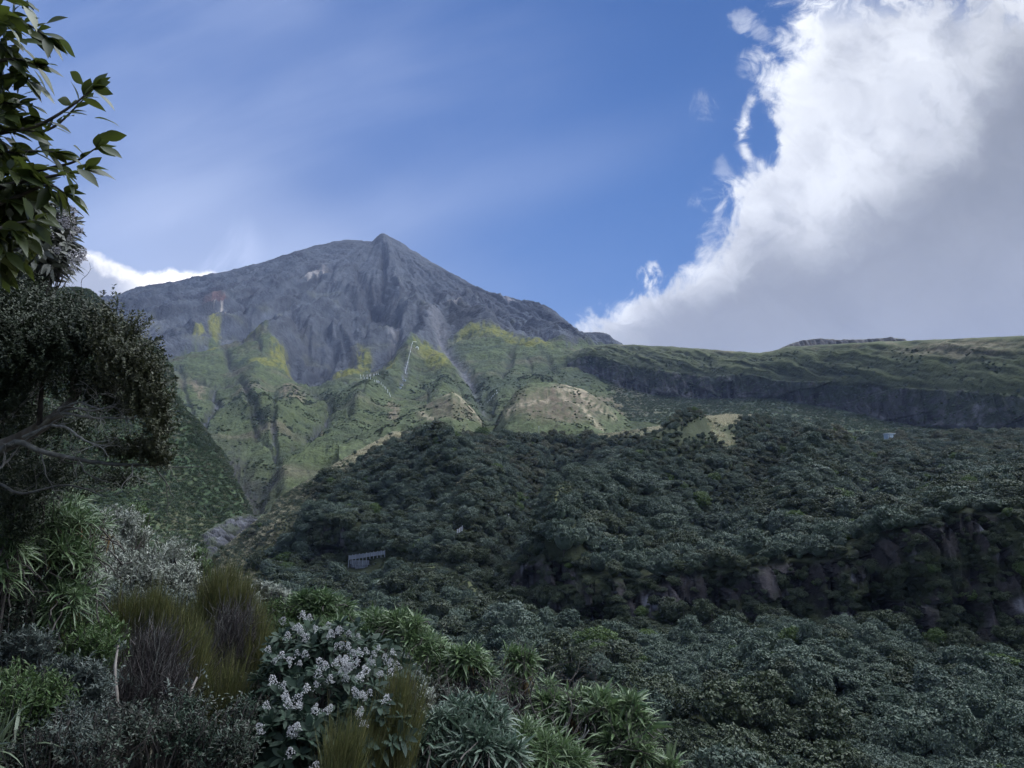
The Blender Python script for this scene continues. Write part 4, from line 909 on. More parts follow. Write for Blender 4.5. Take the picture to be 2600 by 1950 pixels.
# ------------------------------------------------------------------ small built things on the slopes
M_TIMBER = plain_mat('weathered_timber', (0.20, 0.215, 0.25), (0.33, 0.345, 0.38), 1.5, .8, .2, stretch=(2, 2, .4))
M_TIMBERD = plain_mat('dark_timber', (0.05, 0.05, 0.06), (0.10, 0.10, 0.115), 2.0, .85, .2)
M_WHITE = plain_mat('white_paint', (0.62, 0.65, 0.70), (0.75, 0.77, 0.80), .8, .5, 0)
M_BLUEGREY = plain_mat('pale_blue_paint', (0.30, 0.37, 0.44), (0.36, 0.43, 0.50), .9, .6, 0)
M_DARKGLASS = plain_mat('dark_opening', (0.06, 0.075, 0.10), (0.09, 0.10, 0.13), 1, .3, 0)
def timber_wall(label, top, bot, board, d0, d1, lower):
    """boarded wall on posts; top and bot are (px, py) pairs of its left and right ends"""
    (xa, ya), (xb, yb) = top; a, b = P(xa, ya, d0), P(xb, yb, d1); ux = norm((b - a) * np.array([1, 1, 0])); L = np.hypot(*(b - a)[:2]); slope = (b[2] - a[2]) / L; ny = np.array([ux[1], -ux[0], 0])
    t = thing('timber_wall', label, 'wall', a); n = int(L / .42); h = board
    def board_at(m, s, z0, z1, w=.36, th=.05, off=0): m.box(-w / 2, w / 2, -th / 2, th / 2, z0, z1, np.array([[ux[0], ny[0], 0, ux[0] * s + ny[0] * off], [ux[1], ny[1], 0, ux[1] * s + ny[1] * off], [0, 0, 1, slope * s], [0, 0, 0, 1]]))
    for lo, hi in ((0, n // 2), (n // 2, n)):
        m = MB()
        for i in range(lo, hi): board_at(m, (i + .5) * L / n, -h * (1 - .12 * (i / n)) + .03 * random.random(), .05 * random.random(), off=.02 * (i % 2))
        m.build('panel', M_TIMBER, t)
    for i in range(0, n + 1, 3): m = MB(); board_at(m, i * L / n, -h - (1.9 if lower and i < n * .56 else .5), .16, .13, .13, .12); m.build('post', M_TIMBER, t)
    if lower:
        for r in range(3):
            z = -h - .35 - r * .85; m = MB(); s0, s1 = L * (.05 + .08 * r), L * .56
            for s in np.arange(s0, s1, .46): board_at(m, s, z - .62 + slope * -s, z + slope * -s * .6, .24 - .03 * (r == 2), .05, .05)
            m.build('lower_boards', M_TIMBER, t); m = MB(); m.tube(np.array([ux * (s0 - .2) + np.array([0, 0, z + .12]) + ny * .16, ux * (s1 + .5 * (r == 1)) + np.array([0, 0, z + .12 + .1]) + ny * .16]), .06, 6); m.build('rail', M_TIMBER, t)
        m = MB(); m.box(0, L * .56, -.06, .0, -h - 2.7, -h - .1, np.array([[ux[0], ny[0], 0, -ny[0] * .25], [ux[1], ny[1], 0, -ny[1] * .25], [0, 0, 1, 0], [0, 0, 0, 1]])); m.build('backing', M_TIMBERD, t)
    return t
WALLS = ((875, 992, 1386, 1466), (1152, 1180, 1338, 1372), (2236, 2284, 1086, 1126))
def d_at(x, y): return float(RIDGE.locate(x, y)[1])
def build_structures():
    d, dr = d_at(892, 1430) - .9, d_at(976, 1414) - .9
    timber_wall('long grey board wall on posts at the foot of the forested slope', ((887, 1411), (978, 1398)), None, 1.02, d, dr, True)
    d = d_at(1166, 1366) - .6; timber_wall('short grey board wall half hidden by bushes further up the slope', ((1160, 1345), (1173, 1336)), None, 1.4, d, d + 1.2, False)
    # hut on the ridge
    b = RIDGE.locate(2260, 1116) + np.array([0, 0, .9]); t = thing('hut', 'small pale blue hut with a flat white roof on the bushy ridge below the cliff', 'hut', b, R(18))
    m = MB(); m.box(-1.9, 1.9, -1.2, 1.2, -1.2, 2.05); m.build('wall', M_BLUEGREY, t)
    m = MB(); m.box(-2.1, 2.1, -1.45, 1.4, 2.053, 2.22); m.build('roof', M_WHITE, t)
    m = MB(); m.box(.95, 1.65, -1.26, -1.203, -.2, 1.75); m.build('door', M_DARKGLASS, t)
    m = MB(); m.box(-1.5, -1.2, -1.26, -1.203, .2, 1.75); m.build('window', M_DARKGLASS, t)
    # pipe line and shelter on the scree
    def on(px, py, up=0.0): q = MOUNTAIN.locate(px, py); q[2] += up; return q
    yy = np.linspace(943, 868, 15); dd = np.array([on(1029.5 + (943 - y) / 75 * 18, y)[1] for y in yy]); dl = np.linspace(dd[0], dd[-1], 15); dl -= max(0, (dl - dd).max()) + 3
    a = P(1029.5 + (943 - yy) / 75 * 18, yy, dl)
    line = smooth_line(a, 30); t = thing('tow_line', 'straight white line of pipe running up the grey scree', 'pipe', a[0]); m = MB(); m.tube(line - a[0], .36, 6); m.build('pipe', M_TIMBER, t)
    m = MB(); e = a[-1] - a[0]; m.tube(np.stack([e, e + np.array([3, 0, .3]), e + np.array([6, .5, 0])]), .35, 6); m.build('arm', M_WHITE, t)
    for i in (0, 5, 10, 14): m = MB(); m.tube(np.stack([a[i] - a[0] - np.array([0, 0, 3]), a[i] - a[0]]), .3, 6); m.build('post', M_WHITE, t)
    b = on(1059, 880); t = thing('shelter', 'tiny white arched shelter on the scree beside the top of the white pipe', 'shelter', b)
    m = MB(); th = np.linspace(0, math.pi, 9); m.tube(np.stack([np.cos(th) * 1.9, 0 * th, 1.6 + np.sin(th) * 1.5], 1), .8, 6); m.build('roof', M_WHITE, t)
    for s in (-1, 1): m = MB(); m.box(s * 1.9 - .5, s * 1.9 + .5, -.5, .5, -1.5, 1.5); m.build('leg', M_WHITE, t)
    for (x, y, w, h, lab) in ((1028, 961, 4.4, 1.5, 'low white lift shed in the dark gully, the upper one'), (1022, 974, 4.4, 1.6, 'low white lift shed in the dark gully, the middle one'), (1020, 982, 2.2, 1.8, 'tiny white lift shed in the dark gully, the lowest one')):
        b = on(x, y); t = thing('lift_shed', lab, 'shed', b, R(-12)); m = MB(); m.box(-w / 2, w / 2, -1, 1, -1.2, h * .6); m.build('wall', M_BLUEGREY, t); m = MB(); m.box(-w / 2 - .2, w / 2 + .2, -1.3, 1.2, h * .6 + .003, h); m.build('roof', M_WHITE, t)
    def fence(label, pts, n, h, patch=MOUNTAIN, r=.24):
        px = np.interp(np.linspace(0, 1, n), np.linspace(0, 1, len(pts)), [q[0] for q in pts]); py = np.interp(np.linspace(0, 1, n), np.linspace(0, 1, len(pts)), [q[1] for q in pts])
        pos = [patch.locate(x, y) for x, y in zip(px, py)]; t = thing('snow_fence', label, 'fence', pos[0]); tops = []
        for q in pos: e = q - pos[0]; m = MB(); m.tube(np.stack([e - np.array([0, 0, .8]), e + np.array([0, 0, h * random.uniform(.85, 1.1)])]), r, 5); m.build('post', M_WHITE, t); tops.append(e + np.array([0, 0, h * .6]))
        m = MB(); m.tube(np.array(tops), .06, 4); m.build('wire', M_TIMBER, t)
    fence('line of pale fence posts curving down the green spur', [(914,956),(925,958),(948,962),(962,968),(968,973),(980,982),(988,992),(994,1003)], 19, 2.8)
    fence('short row of pale fence posts above the curving fence', [(916,950),(935,951),(948,949),(961,946)], 9, 2.6)
    fence('row of pale fence posts beside the dark gully between the grassy knolls', [(1236,1018),(1246,1006),(1254,998),(1263,992)], 9, 1.7, MOUNTAIN, .18)
    for (x, y, h, lab, patch) in ((1365, 1094, 3.2, 'thin marker pole standing in the grass at the edge of the forest', KNOLL), (1293, 1330, 2.2, 'thin marker pole among the bushes above the short board wall', RIDGE), (1136, 1372, 1.6, 'thin marker pole on the path left of the short board wall', RIDGE), (1053, 1394, 1.4, 'thin marker pole on the path right of the long board wall', RIDGE)):
        b = patch.locate(x, y); t = thing('marker_pole', lab, 'pole', b); m = MB(); m.tube(np.array([[0, 0, -1.], [.03, 0, h]]), .10, 6); m.build('pole', M_TIMBER, t); m = MB(); m.tube(np.array([[.03, 0, h], [.03, 0, h + .18]]), .15, 6); m.build('cap', M_WHITE, t)
build_structures()

# ------------------------------------------------------------------ foreground plants
def ray_ground(px, d):
    x = float(P(px, 1400, d)[0]); return np.array([x, d, float(gz(x, d))])
def blob_points(blobs, n, g, shell=.62, low=-.45):
    """points through the outer part of a set of ellipsoids given as (px, py, d, rx px, ry px[, weight])"""
    w = np.array([(b[3] * b[4]) ** .75 * (b[5] if len(b) > 5 else 1) for b in blobs]); pick = g.choice(len(blobs), n, p=w / w.sum())
    B = np.array([b[:5] for b in blobs], float)[pick]; c = P(B[:, 0], B[:, 1], B[:, 2]); k = B[:, 2] / F
    n3 = g.normal(size=(n, 3)); n3 = norm(n3); n3[:, 2] = np.where(n3[:, 2] < low, -n3[:, 2], n3[:, 2]); n3[:, 1] = np.where(g.uniform(size=n) < .55, -np.abs(n3[:, 1]), n3[:, 1])
    r = g.uniform(shell, 1.04, n)
    rad = np.stack([B[:, 3] * k, (B[:, 3] + B[:, 4]) * .5 * k, B[:, 4] * k], 1)
    return c + n3 * rad * r[:, None], norm(n3 * rad[:, [1, 0, 2]] + 1e-6), r
def curve(a, b, g, sag=0.0, n=6, wig=.03):
    t = np.linspace(0, 1, n)[:, None]; L = np.linalg.norm(b - a); p = a * (1 - t) + b * t
    p[:, 2] += sag * L * np.sin(np.pi * t[:, 0]); p[1:-1] += g.normal(size=(n - 2, 3)) * wig * L; return p
def skeleton(mb, base, tips, g, r0=.03, forks=6, rt=.004, sides=5, nb=3):
    """stems from the base through forks to the tips"""
    if len(tips) == 0: return
    cen = tips[g.choice(len(tips), min(forks, len(tips)), replace=False)]
    for it in range(3):
        lab = np.argmin(((tips[:, None] - cen[None]) ** 2).sum(-1), 1)
        cen = np.stack([tips[lab == k].mean(0) if (lab == k).any() else cen[k] for k in range(len(cen))])
    for k in range(len(cen)):
        far = cen[k] - base; hub = cen[k] - far * min(.28, .24 / (np.linalg.norm(far) + 1e-6)); hub[2] -= .02
        mb.tube(curve(base + g.normal(size=3) * np.array([.05, .05, 0]), hub, g, .04, 7, .018), np.linspace(r0, r0 * .45, 7), sides)
        for t in tips[lab == k]:
            bk = base - hub; s = hub + bk * min(g.uniform(0, .3), .22 / (np.linalg.norm(bk) + 1e-6)); mb.tube(curve(s, t, g, .02, 5, .04), np.linspace(r0 * .3, rt, 5), 4, cap=False)
def rosettes(mb, tips, ax, g, n, L, W, bend, lo=.2, hi=1.45, K=4, fold=.12, prof=None, jit=.35):
    N = len(tips); k = np.arange(n); az = (k * 2.399963)[None] + g.uniform(0, 6.28, (N, 1)); pol = lo + (hi - lo) * ((k + .5) / n)[None] ** .8 + g.normal(0, .12, (N, n))
    ax = norm(ax); u = norm(np.cross(ax, np.array([.3, .2, .93]) + g.normal(size=(N, 3)) * .2)); w = np.cross(ax, u)
    rad = np.cos(az)[..., None] * u[:, None] + np.sin(az)[..., None] * w[:, None]
    d = ax[:, None] * np.cos(pol)[..., None] + rad * np.sin(pol)[..., None]; up = ax[:, None] * np.sin(pol)[..., None] - rad * np.cos(pol)[..., None]
    o = np.repeat(tips[:, None], n, 1) + rad * .006 - ax[:, None] * (.25 * L * (k / n)[None, :, None])
    Ls = L * np.clip(np.exp(g.normal(0, .26, (N, 1))), .5, 1.6) * g.uniform(1 - jit, 1 + jit, (N, n)) * (.75 + .25 * np.sin(np.pi * (k + 1) / (n + 1)))[None]
    leaves(mb, o.reshape(-1, 3), d.reshape(-1, 3), up.reshape(-1, 3) + g.normal(size=(N * n, 3)) * .12, Ls.ravel(), W * (Ls / L).ravel(), (bend * g.uniform(.4, 1.5, N * n)), K, prof, fold)
def sprigs(mb, tips, ax, g, n, length, L, W, up=.5, K=1, bend=.3):
    """leafy twigs: leaves set all along a short shoot that ends at each tip"""
    N = len(tips); t = np.linspace(0, 1, n)[None] + g.uniform(-.04, .04, (N, n)); az = g.uniform(0, 6.28, (N, n)); ax = norm(ax)
    u = norm(np.cross(ax, np.array([.3, .2, .93]) + g.normal(size=(N, 3)) * .2)); w = np.cross(ax, u)
    rad = np.cos(az)[..., None] * u[:, None] + np.sin(az)[..., None] * w[:, None]
    ln = (length * g.uniform(.7, 1.3, N))[:, None, None] if np.isscalar(length) else length[:, None, None]
    o = tips[:, None] - ax[:, None] * ln * (1 - t)[..., None]; d = rad + ax[:, None] * up
    leaves(mb, o.reshape(-1, 3), d.reshape(-1, 3), (ax[:, None] - rad * .3 + g.normal(size=(N, n, 3)) * .35).reshape(-1, 3), L * g.uniform(.65, 1.3, N * n), W * g.uniform(.7, 1.2, N * n), bend, K)
NARROW = [.55, .95, 1, .8, .45, .04]
M_ROS = leaf_mat('long_green_leaves', [(0.045, 0.085, 0.036), (0.085, 0.13, 0.058), (0.058, 0.10, 0.036), (0.14, 0.19, 0.10)], .38, .25, spec=.5)
M_ROSY = leaf_mat('yellow_green_leaves', [(0.075, 0.125, 0.048), (0.12, 0.175, 0.075), (0.055, 0.10, 0.04), (0.19, 0.24, 0.14)], .38, .25, spec=.5)
M_ROSB = leaf_mat('blue_green_leaves', [(0.055, 0.090, 0.060), (0.09, 0.135, 0.095), (0.045, 0.075, 0.05), (0.14, 0.18, 0.14)], .4, .22, spec=.5)
M_DEADLEAF = leaf_mat('dead_hanging_leaves', [(0.16, 0.10, 0.035), (0.11, 0.065, 0.03), (0.20, 0.15, 0.05)], .7, .2)
M_WISP = leaf_mat('olive_needles', [(0.070, 0.082, 0.028), (0.115, 0.120, 0.040), (0.050, 0.064, 0.024), (0.15, 0.14, 0.05), (0.085, 0.082, 0.045)], .55, .2)
M_WISPD = leaf_mat('brown_dead_needles', [(0.060, 0.050, 0.050), (0.095, 0.082, 0.082), (0.038, 0.032, 0.032)], .7, .1)
M_TINY = leaf_mat('tiny_dark_leaves', [(0.014, 0.021, 0.011), (0.024, 0.034, 0.016), (0.036, 0.046, 0.025), (0.018, 0.024, 0.013)], .5, .12, spec=.3)
M_TINYB = leaf_mat('tiny_bronze_leaves', [(0.030, 0.036, 0.016), (0.050, 0.056, 0.024), (0.022, 0.028, 0.012), (0.085, 0.085, 0.045)], .5, .2, spec=.45)
M_SILVER = leaf_mat('silver_leaves', [(0.19, 0.205, 0.17), (0.27, 0.285, 0.25), (0.12, 0.145, 0.105), (0.36, 0.37, 0.34)], .6, .15)
M_GLOOM = leaf_mat('dim_leaves', [(0.011, 0.018, 0.012), (0.020, 0.030, 0.019), (0.009, 0.012, 0.009), (0.034, 0.031, 0.022), (0.07, 0.095, 0.07), (0.02, 0.035, 0.024)], .45, .1)  # leaf colour darkened, with shade under the trees put into it
M_DAISY = leaf_mat('daisy_bush_leaves', [(0.022, 0.042, 0.028), (0.038, 0.062, 0.042), (0.018, 0.032, 0.024), (0.06, 0.085, 0.06)], .6, .15, spec=.2)
M_BROAD = leaf_mat('broad_leaves', [(0.030, 0.044, 0.014), (0.046, 0.064, 0.018), (0.022, 0.034, 0.012), (0.065, 0.075, 0.02)], .4, .3, tcol=(0.11, 0.14, 0.02), spec=.4)
M_BROADF = leaf_mat('flowering_tree_leaves', [(0.05, 0.055, 0.04), (0.08, 0.085, 0.07), (0.04, 0.045, 0.035)], .4, .25, spec=.5)  # greyish leaves of the flowering tree
M_FLOWER = leaf_mat('white_petals', [(0.42, 0.42, 0.44), (0.54, 0.54, 0.55), (0.30, 0.29, 0.30)], .7, .2)
M_BUD = leaf_mat('grey_flower_buds', [(0.30, 0.28, 0.31), (0.42, 0.40, 0.43), (0.20, 0.19, 0.2)], .7, .2)
M_FERN = leaf_mat('fern_green_leaves', [(0.050, 0.095, 0.030), (0.080, 0.130, 0.042), (0.04, 0.07, 0.026), (0.11, 0.15, 0.06)], .45, .25)
M_MUTE = leaf_mat('muted_grey_leaves', [(0.055, 0.072, 0.062), (0.085, 0.105, 0.092), (0.036, 0.048, 0.042), (0.13, 0.15, 0.135)], .5, .15)
M_FLAX = leaf_mat('flax_blades', [(0.070, 0.10, 0.055), (0.12, 0.15, 0.095), (0.05, 0.075, 0.042)], .4, .2, spec=.5)
M_BARKG = plain_mat('lichen_bark', (0.055, 0.055, 0.052), (0.12, 0.12, 0.112), 22, .95, .5)
M_PALE = plain_mat('pale_dead_wood', (0.14, 0.135, 0.13), (0.26, 0.255, 0.245), 30, .9, .4)

def tips_up(n3, bias): return norm(n3 * (1 - bias) + np.array([0, 0, bias]))
def rosette_shrub(label, base, blobs, seed, n=90, leafn=16, L=.15, W=.017, mat=None, bend=.28, name='rosette_shrub', stems=7, r0=.022, dead=.12, inner=.3, up=.55, cat='shrub', group=None, bark=None, flowers=0):
    g = np.random.default_rng(seed); b = ray_ground(*base); t = thing(name, label, cat, b, 0, group); off = -b
    pt, n3, r = blob_points(blobs, int(n * 1.3), g, .70); k = fbm(pt * 4.0, 3, seed=seed) > g.uniform(-.5, .05, len(pt)); k[:min(n, 12)] = True; pt, n3 = pt[k], n3[k]; n = len(pt); ax = tips_up(n3, up)
    mb = MB(); rosettes(mb, pt + off, ax + g.normal(size=(n, 3)) * .32, g, leafn, L, W, bend, .15, 1.5, 4, .14, NARROW[:5] if False else None)
    ni = int(n * inner); p2, m3, _ = blob_points(blobs, ni, g, .25, -.9)
    if ni: rosettes(mb, p2 + off, tips_up(m3, .4), g, leafn - 4, L * .9, W * .9, bend, .3, 1.7, 3, .1)
    mb.build('foliage', mat or M_ROS, t)
    sk = MB(); skeleton(sk, np.zeros(3), pt + off, g, r0, stems)
    for a in (pt + off)[::2]:
        p0 = a - ax[0] * 0 - np.array([0, 0, .02]); sk.tube(curve(p0, p0 + g.normal(size=3) * np.array([.12, .12, .05]) - np.array([0, 0, g.uniform(.08, .25)]), g, .05, 5, .06), np.linspace(.0035, .006, 5), 4, cap=False)
    sk.build('stem', bark or M_BARKD, t, True)
    if dead:
        k = g.choice(n, max(2, int(n * dead))); dm = MB(); rosettes(dm, pt[k] + off - ax[k] * L * .35, -ax[k] * .2 + np.array([0, 0, -1.]), g, 7, L * .8, W * .9, .1, .1, .8, 3, .1); dm.build('dead_foliage', M_DEADLEAF, t)
    return t
def leafy_shrub(label, base, blobs, seed, n=220, per=12, ln=.10, L=.03, W=.013, mat=None, name='leafy_shrub', r0=.025, stems=8, up=.5, lup=.6, cat='shrub', group=None, inner=.35, bark=None, K=1, shell=.6, low=-.45, bend=.3, mat2=None):
    g = np.random.default_rng(seed); b = ray_ground(*base); t = thing(name, label, cat, b, 0, group); off = -b
    pt, n3, r = blob_points(blobs, int(n * 1.35), g, shell, low); k = fbm(pt * 5.0, 3, seed=seed) > g.uniform(-.45, .12, len(pt)); pt, n3 = pt[k], n3[k]; n = len(pt)
    ax = norm(tips_up(n3, up) + g.normal(size=(n, 3)) * .28); alt = (fbm(pt * 3.5, 2, seed=seed + 1) > .12) if mat2 else np.zeros(n, bool)
    mb = MB(); sprigs(mb, (pt + off)[~alt], ax[~alt], g, per, ln, L, W, lup, K, bend)
    if alt.any(): m2 = MB(); sprigs(m2, (pt + off)[alt], ax[alt], g, per, ln * 1.2, L * .9, W * .8, lup + .3, K, bend); m2.build('foliage', mat2, t, K > 1)
    ni = int(n * inner)
    if ni: p2, m3, _ = blob_points(blobs, ni, g, .2, -.9); sprigs(mb, p2 + off, tips_up(m3, .4), g, per, ln, L, W, lup, K, bend)
    mb.build('foliage', mat or M_MUTE, t, K > 1)
    sk = MB(); skeleton(sk, np.zeros(3), (pt + off)[::3], g, r0, stems, .003); sk.build('stem', bark or M_BARKD, t, True)
    t['_'] = 0; del t['_']; return t, pt, ax, off
def wispy_shrub(label, base, blobs, seed, n=260, dead=None, mat=None, L=.22, lean=(.10, 0, 1), group=None, name='needle_shrub', W=.0034, trunks=(), strands=15):
    """broom-like shrub: plumes of upright needle strands at the ends of the branchlets, bare brown twigs inside"""
    g = np.random.default_rng(seed); b = ray_ground(*base); t = thing(name, label, 'shrub', b, 0, group); off = -b
    def tuft(bl, n, L, mat, nm, spread, w, m, shell):
        pt, n3, r = blob_points(bl, n, g, shell, -.9); k = n * m; Lp = L * np.exp(g.normal(0, .3, n))
        d = norm(np.asarray(lean, float) + n3 * .22 + g.normal(size=(n, 3)) * .10)[:, None] + g.normal(size=(n, m, 3)) * spread; o = pt[:, None] + g.normal(size=(n, m, 3)) * np.array([.016, .016, .05]) - np.array([0, 0, 1.]) * (.45 * Lp)[:, None, None]
        mb = MB(); leaves(mb, (o + off).reshape(-1, 3), d.reshape(-1, 3), g.normal(size=(k, 3)) + np.array([0, -1.5, 0]), np.repeat(Lp, m) * g.uniform(.35, 1.15, k), w * g.uniform(.7, 1.4, k), g.uniform(-.05, .2, k), 2, [1, .8, .12]); mb.build(nm, mat, t)
        return pt
    pt = tuft(blobs, n, L, mat or M_WISP, 'foliage', .11, W, strands, .35)
    sk = MB()
    if dead:
        p2 = tuft(dead, int(n * .9), .13, M_WISPD, 'dead_foliage', .42, .0032, 14, .2)
        for q in p2[::2]:
            a = q + off; e = a + (norm(np.asarray(lean, float) + g.normal(size=3) * .4)) * g.uniform(.10, .26); sk.tube(curve(a - np.array([.04, 0, .12]), e, g, 0, 5, .05), np.linspace(.0045, .0015, 5), 4, cap=False)
        pt = np.vstack([pt[::2], p2])
    skeleton(sk, np.zeros(3), (pt + off)[::5], g, .016, 9, .003, 5)
    for poly in trunks: q = np.stack([P(*a) for a in poly]) + off; sk.tube(smooth_line(q, 14), np.linspace(.022, .008, 14), 6)
    sk.build('stem', M_BARKG, t, True); return t
def panicle(g, size=.05, n=64):
    mb = MB(); h = g.uniform(0, 1, n); a = g.uniform(0, 6.28, n); rr = (1 - h * .7) * size * .8 * np.sqrt(g.uniform(.15, 1, n)); o = np.stack([np.cos(a) * rr, np.sin(a) * rr, h * size * 1.15], 1)
    r = size * .075 * g.uniform(.7, 1.4, n)[:, None]; oc = np.array([(1, 0, 0), (0, 1, 0), (-1, 0, 0), (0, -1, 0), (0, 0, 1.2), (0, 0, -1)])
    v = o[:, None] + oc[None] * r[:, None]; f = np.array([(0, 1, 4), (1, 2, 4), (2, 3, 4), (3, 0, 4), (1, 0, 5), (2, 1, 5), (3, 2, 5), (0, 3, 5)])
    mb.add(v.reshape(-1, 3), t=(np.arange(n)[:, None, None] * 6 + f[None]).reshape(-1, 3)); return mb
FLOWERS = [panicle(np.random.default_rng(900 + i)).mesh('flower_cluster', [M_FLOWER if i < 4 else M_BUD]) for i in range(6)]
def flower_clusters(t, pts, off, g, sizes, dull=False):
    for p, s in zip(pts, sizes):
        o = link('flower_cluster', FLOWERS[int(g.integers(4, 6)) if dull else int(g.integers(0, 4))], t, tuple(p + off)); o.rotation_euler = (g.normal(0, .35) - .15, g.normal(0, .35), g.uniform(0, 6.28)); o.scale = (s, s, s)

# --- white flowering daisy bush in the middle of the bottom edge
def daisy_bush():
    bl = [(760,1690,5.6,95,90), (860,1700,5.4,130,120), (960,1720,5.6,90,110), (720,1790,5.3,90,130), (820,1830,5.0,130,130), (930,1850,5.0,110,110), (760,1920,4.8,130,120), (680,1900,5.0,90,110)]
    g = np.random.default_rng(51); b = ray_ground(820, 5.3); t = thing('daisy_bush', 'dark leaved bush covered in white flower clusters at the bottom of the picture', 'bush', b); off = -b
    pt, n3, _ = blob_points(bl, 620, g, .62); ax = norm(tips_up(n3, .45) + g.normal(size=(620, 3)) * .35)
    mb = MB(); rosettes(mb, pt + off, ax, g, 9, .066, .027, .22, .5, 1.65, 4, .08, [.25, .8, 1, .75, .06]); mb.build('foliage', M_DAISY, t, True)
    sk = MB(); skeleton(sk, np.zeros(3), (pt + off)[::3], g, .03, 9, .004); sk.build('stem', M_BARKD, t, True)
    spots = [(785,1575),(760,1610),(780,1620),(730,1625),(745,1600),(835,1590),(855,1605),(840,1620),(872,1640),(885,1650),(895,1665),(697,1680),(712,1672),(755,1665),(818,1690),(825,1700),(862,1680),(875,1695),(885,1710),(870,1715),(930,1660),
             (950,1668),(975,1675),(985,1690),(932,1712),(990,1715),(910,1730),(715,1750),(722,1775),(750,1780),(760,1795),(780,1760),(800,1800),(905,1765),(935,1765),(980,1785),(835,1805),(912,1812),(920,1845),(665,1865),(740,1865),(745,1875),(675,1800),(795,1960),(735,1915),(760,1690),(900,1690),(945,1690)]
    spots = spots + [(x + g.normal() * 26, y + g.normal() * 20) for x, y in spots[:42]]
    fx, fy = proj(pt); q = np.stack([P(x, y, np.min(np.append(pt[np.hypot(fx - x, fy - y) < 34][:, 1], 5.3)) - .07) for x, y in spots]); flower_clusters(t, q, off, g, g.uniform(.55, .98, len(q)))
daisy_bush()

# --- broad-leaved tree whose twigs hang into the picture at the upper left
def broadleaf_tree():
    g = np.random.default_rng(52); b = ray_ground(-330, 2.6); t = thing('broadleaf_tree', 'tree with large drooping leaves reaching into the upper left corner', 'tree', b); off = -b
    sk, lf = MB(), MB(); top = P(-260, 300, 2.5); trunk = smooth_line([b, P(-320, 1400, 2.6), P(-290, 800, 2.5), top, P(-230, -200, 2.5)], 24) + off
    tk = MB(); tk.tube(trunk, np.linspace(.07, .035, 24), 10); tk.build('trunk', M_BARK, t, True)
    sprays = [[(-250,180),(-40,60),(60,60),(120,95)], [(-250,240),(-60,170),(40,150),(90,165)], [(-250,260),(-50,210),(30,190),(70,205)], [(-250,420),(-30,345),(90,320),(180,270),(235,225)], [(-250,420),(-20,335),(120,330),(215,250)],
              [(-250,500),(-40,400),(60,385),(140,385)], [(-250,560),(0,460),(110,430),(190,410),(245,375)], [(-250,580),(-10,480),(90,455),(170,440),(215,432)], [(-250,620),(-60,540),(40,500),(120,470),(165,490)], [(-250,100),(-60,0),(20,-10),(60,10)],
              [(-250,650),(-60,600),(30,570),(90,560)], [(-250,700),(-80,640),(10,610),(60,620)], [(-250,330),(-80,270),(10,260),(70,265)], [(-250,330),(-90,290),(-10,300),(60,300)], [(-250,60),(-90,-60),(0,-60),(40,-40)]]
    o, d = [], []
    for k, s in enumerate(sprays):
        dd = 2.15 + .35 * g.uniform(); q = smooth_line([P(x, y, 2.5 if i == 0 else dd) for i, (x, y) in enumerate(s)], 22); sk.tube(q + off, np.linspace(.010, .0022, 22), 5)
        for i in range(6, 22):
            if g.uniform() < .80:
                tan = norm(q[min(i + 1, 21)] - q[i - 1]); o.append(q[i]); d.append(norm(tan * .55 + g.normal(size=3) * np.array([.55, .55, .45]) + np.array([.05, -.05, -.10])))
        for j in range(4): tan = norm(q[21] - q[18]); o.append(q[21]); d.append(norm(tan + g.normal(size=3) * np.array([.5, .5, .45])))
    for bl, n in (((-20,110,2.3,110,150), 170), ((-10,330,2.35,110,150), 180), ((30,470,2.3,110,70), 110), ((0,560,2.4,130,130), 280), ((-60,660,2.5,100,110), 120)):
        pt, n3, _ = blob_points([bl], n, g, .2, -1); o += list(pt); d += list(norm(n3 * np.array([1, .5, .6]) + g.normal(size=(n, 3)) * .5 + np.array([.2, 0, -.2])))
    for (x, y, ex, ey, z) in ((150,100,205,155,2.15), (118,60,170,35,2.2), (235,230,290,262,2.15), (255,372,327,405,2.15), (195,428,268,470,2.15), (168,440,190,500,2.2), (212,215,190,182,2.2), (240,300,262,300,2.2), (60,15,108,80,2.15), (255,350,282,345,2.2)):
        a = P(x, y, z); o.append(a); d.append(norm(P(ex, ey, z) - a))
    o, d = np.array(o) + off, np.array(d); n = len(o); Ls = g.uniform(.058, .098, n); Ls[-10:] = g.uniform(.075, .092, 10)
    leaves(lf, o, d, np.array([0, -.35, 1.]) + g.normal(size=(n, 3)) * .55, Ls, Ls * .44, g.uniform(.05, .40, n), 6, [.10, .55, .92, 1.0, .82, .45, .03], .10)
    sk.build('branch', M_BARKD, t, True); lf.build('foliage', M_BROAD, t, True)
broadleaf_tree()

# --- daisy tree with pale flower sprays behind it
def flowering_tree():
    bl = [(60,560,5.0,110,90), (150,620,5.0,60,70), (110,660,4.9,90,70), (40,680,4.9,90,80), (150,560,5.1,50,50)]
    t, pt, ax, off = leafy_shrub('small tree with pale flower sprays against the bright cloud at the left edge', (-80, 5.0), bl, 53, 420, 9, .13, .085, .034, M_BROADF, 'flowering_tree', .016, 4, .3, .5, 'tree', K=3, shell=.35, low=-.9)
    g = np.random.default_rng(54); sp = [(185,545),(175,565),(195,590),(190,600),(180,615),(205,645),(200,655),(212,665),(195,672),(175,660),(150,545),(120,600),(160,520),(140,640),(100,560),(185,690),(168,585),(150,575)]
    flower_clusters(t, np.stack([P(x, y, 4.75) for x, y in sp]), off, g, g.uniform(.8, 1.3, len(sp)), True)
flowering_tree()

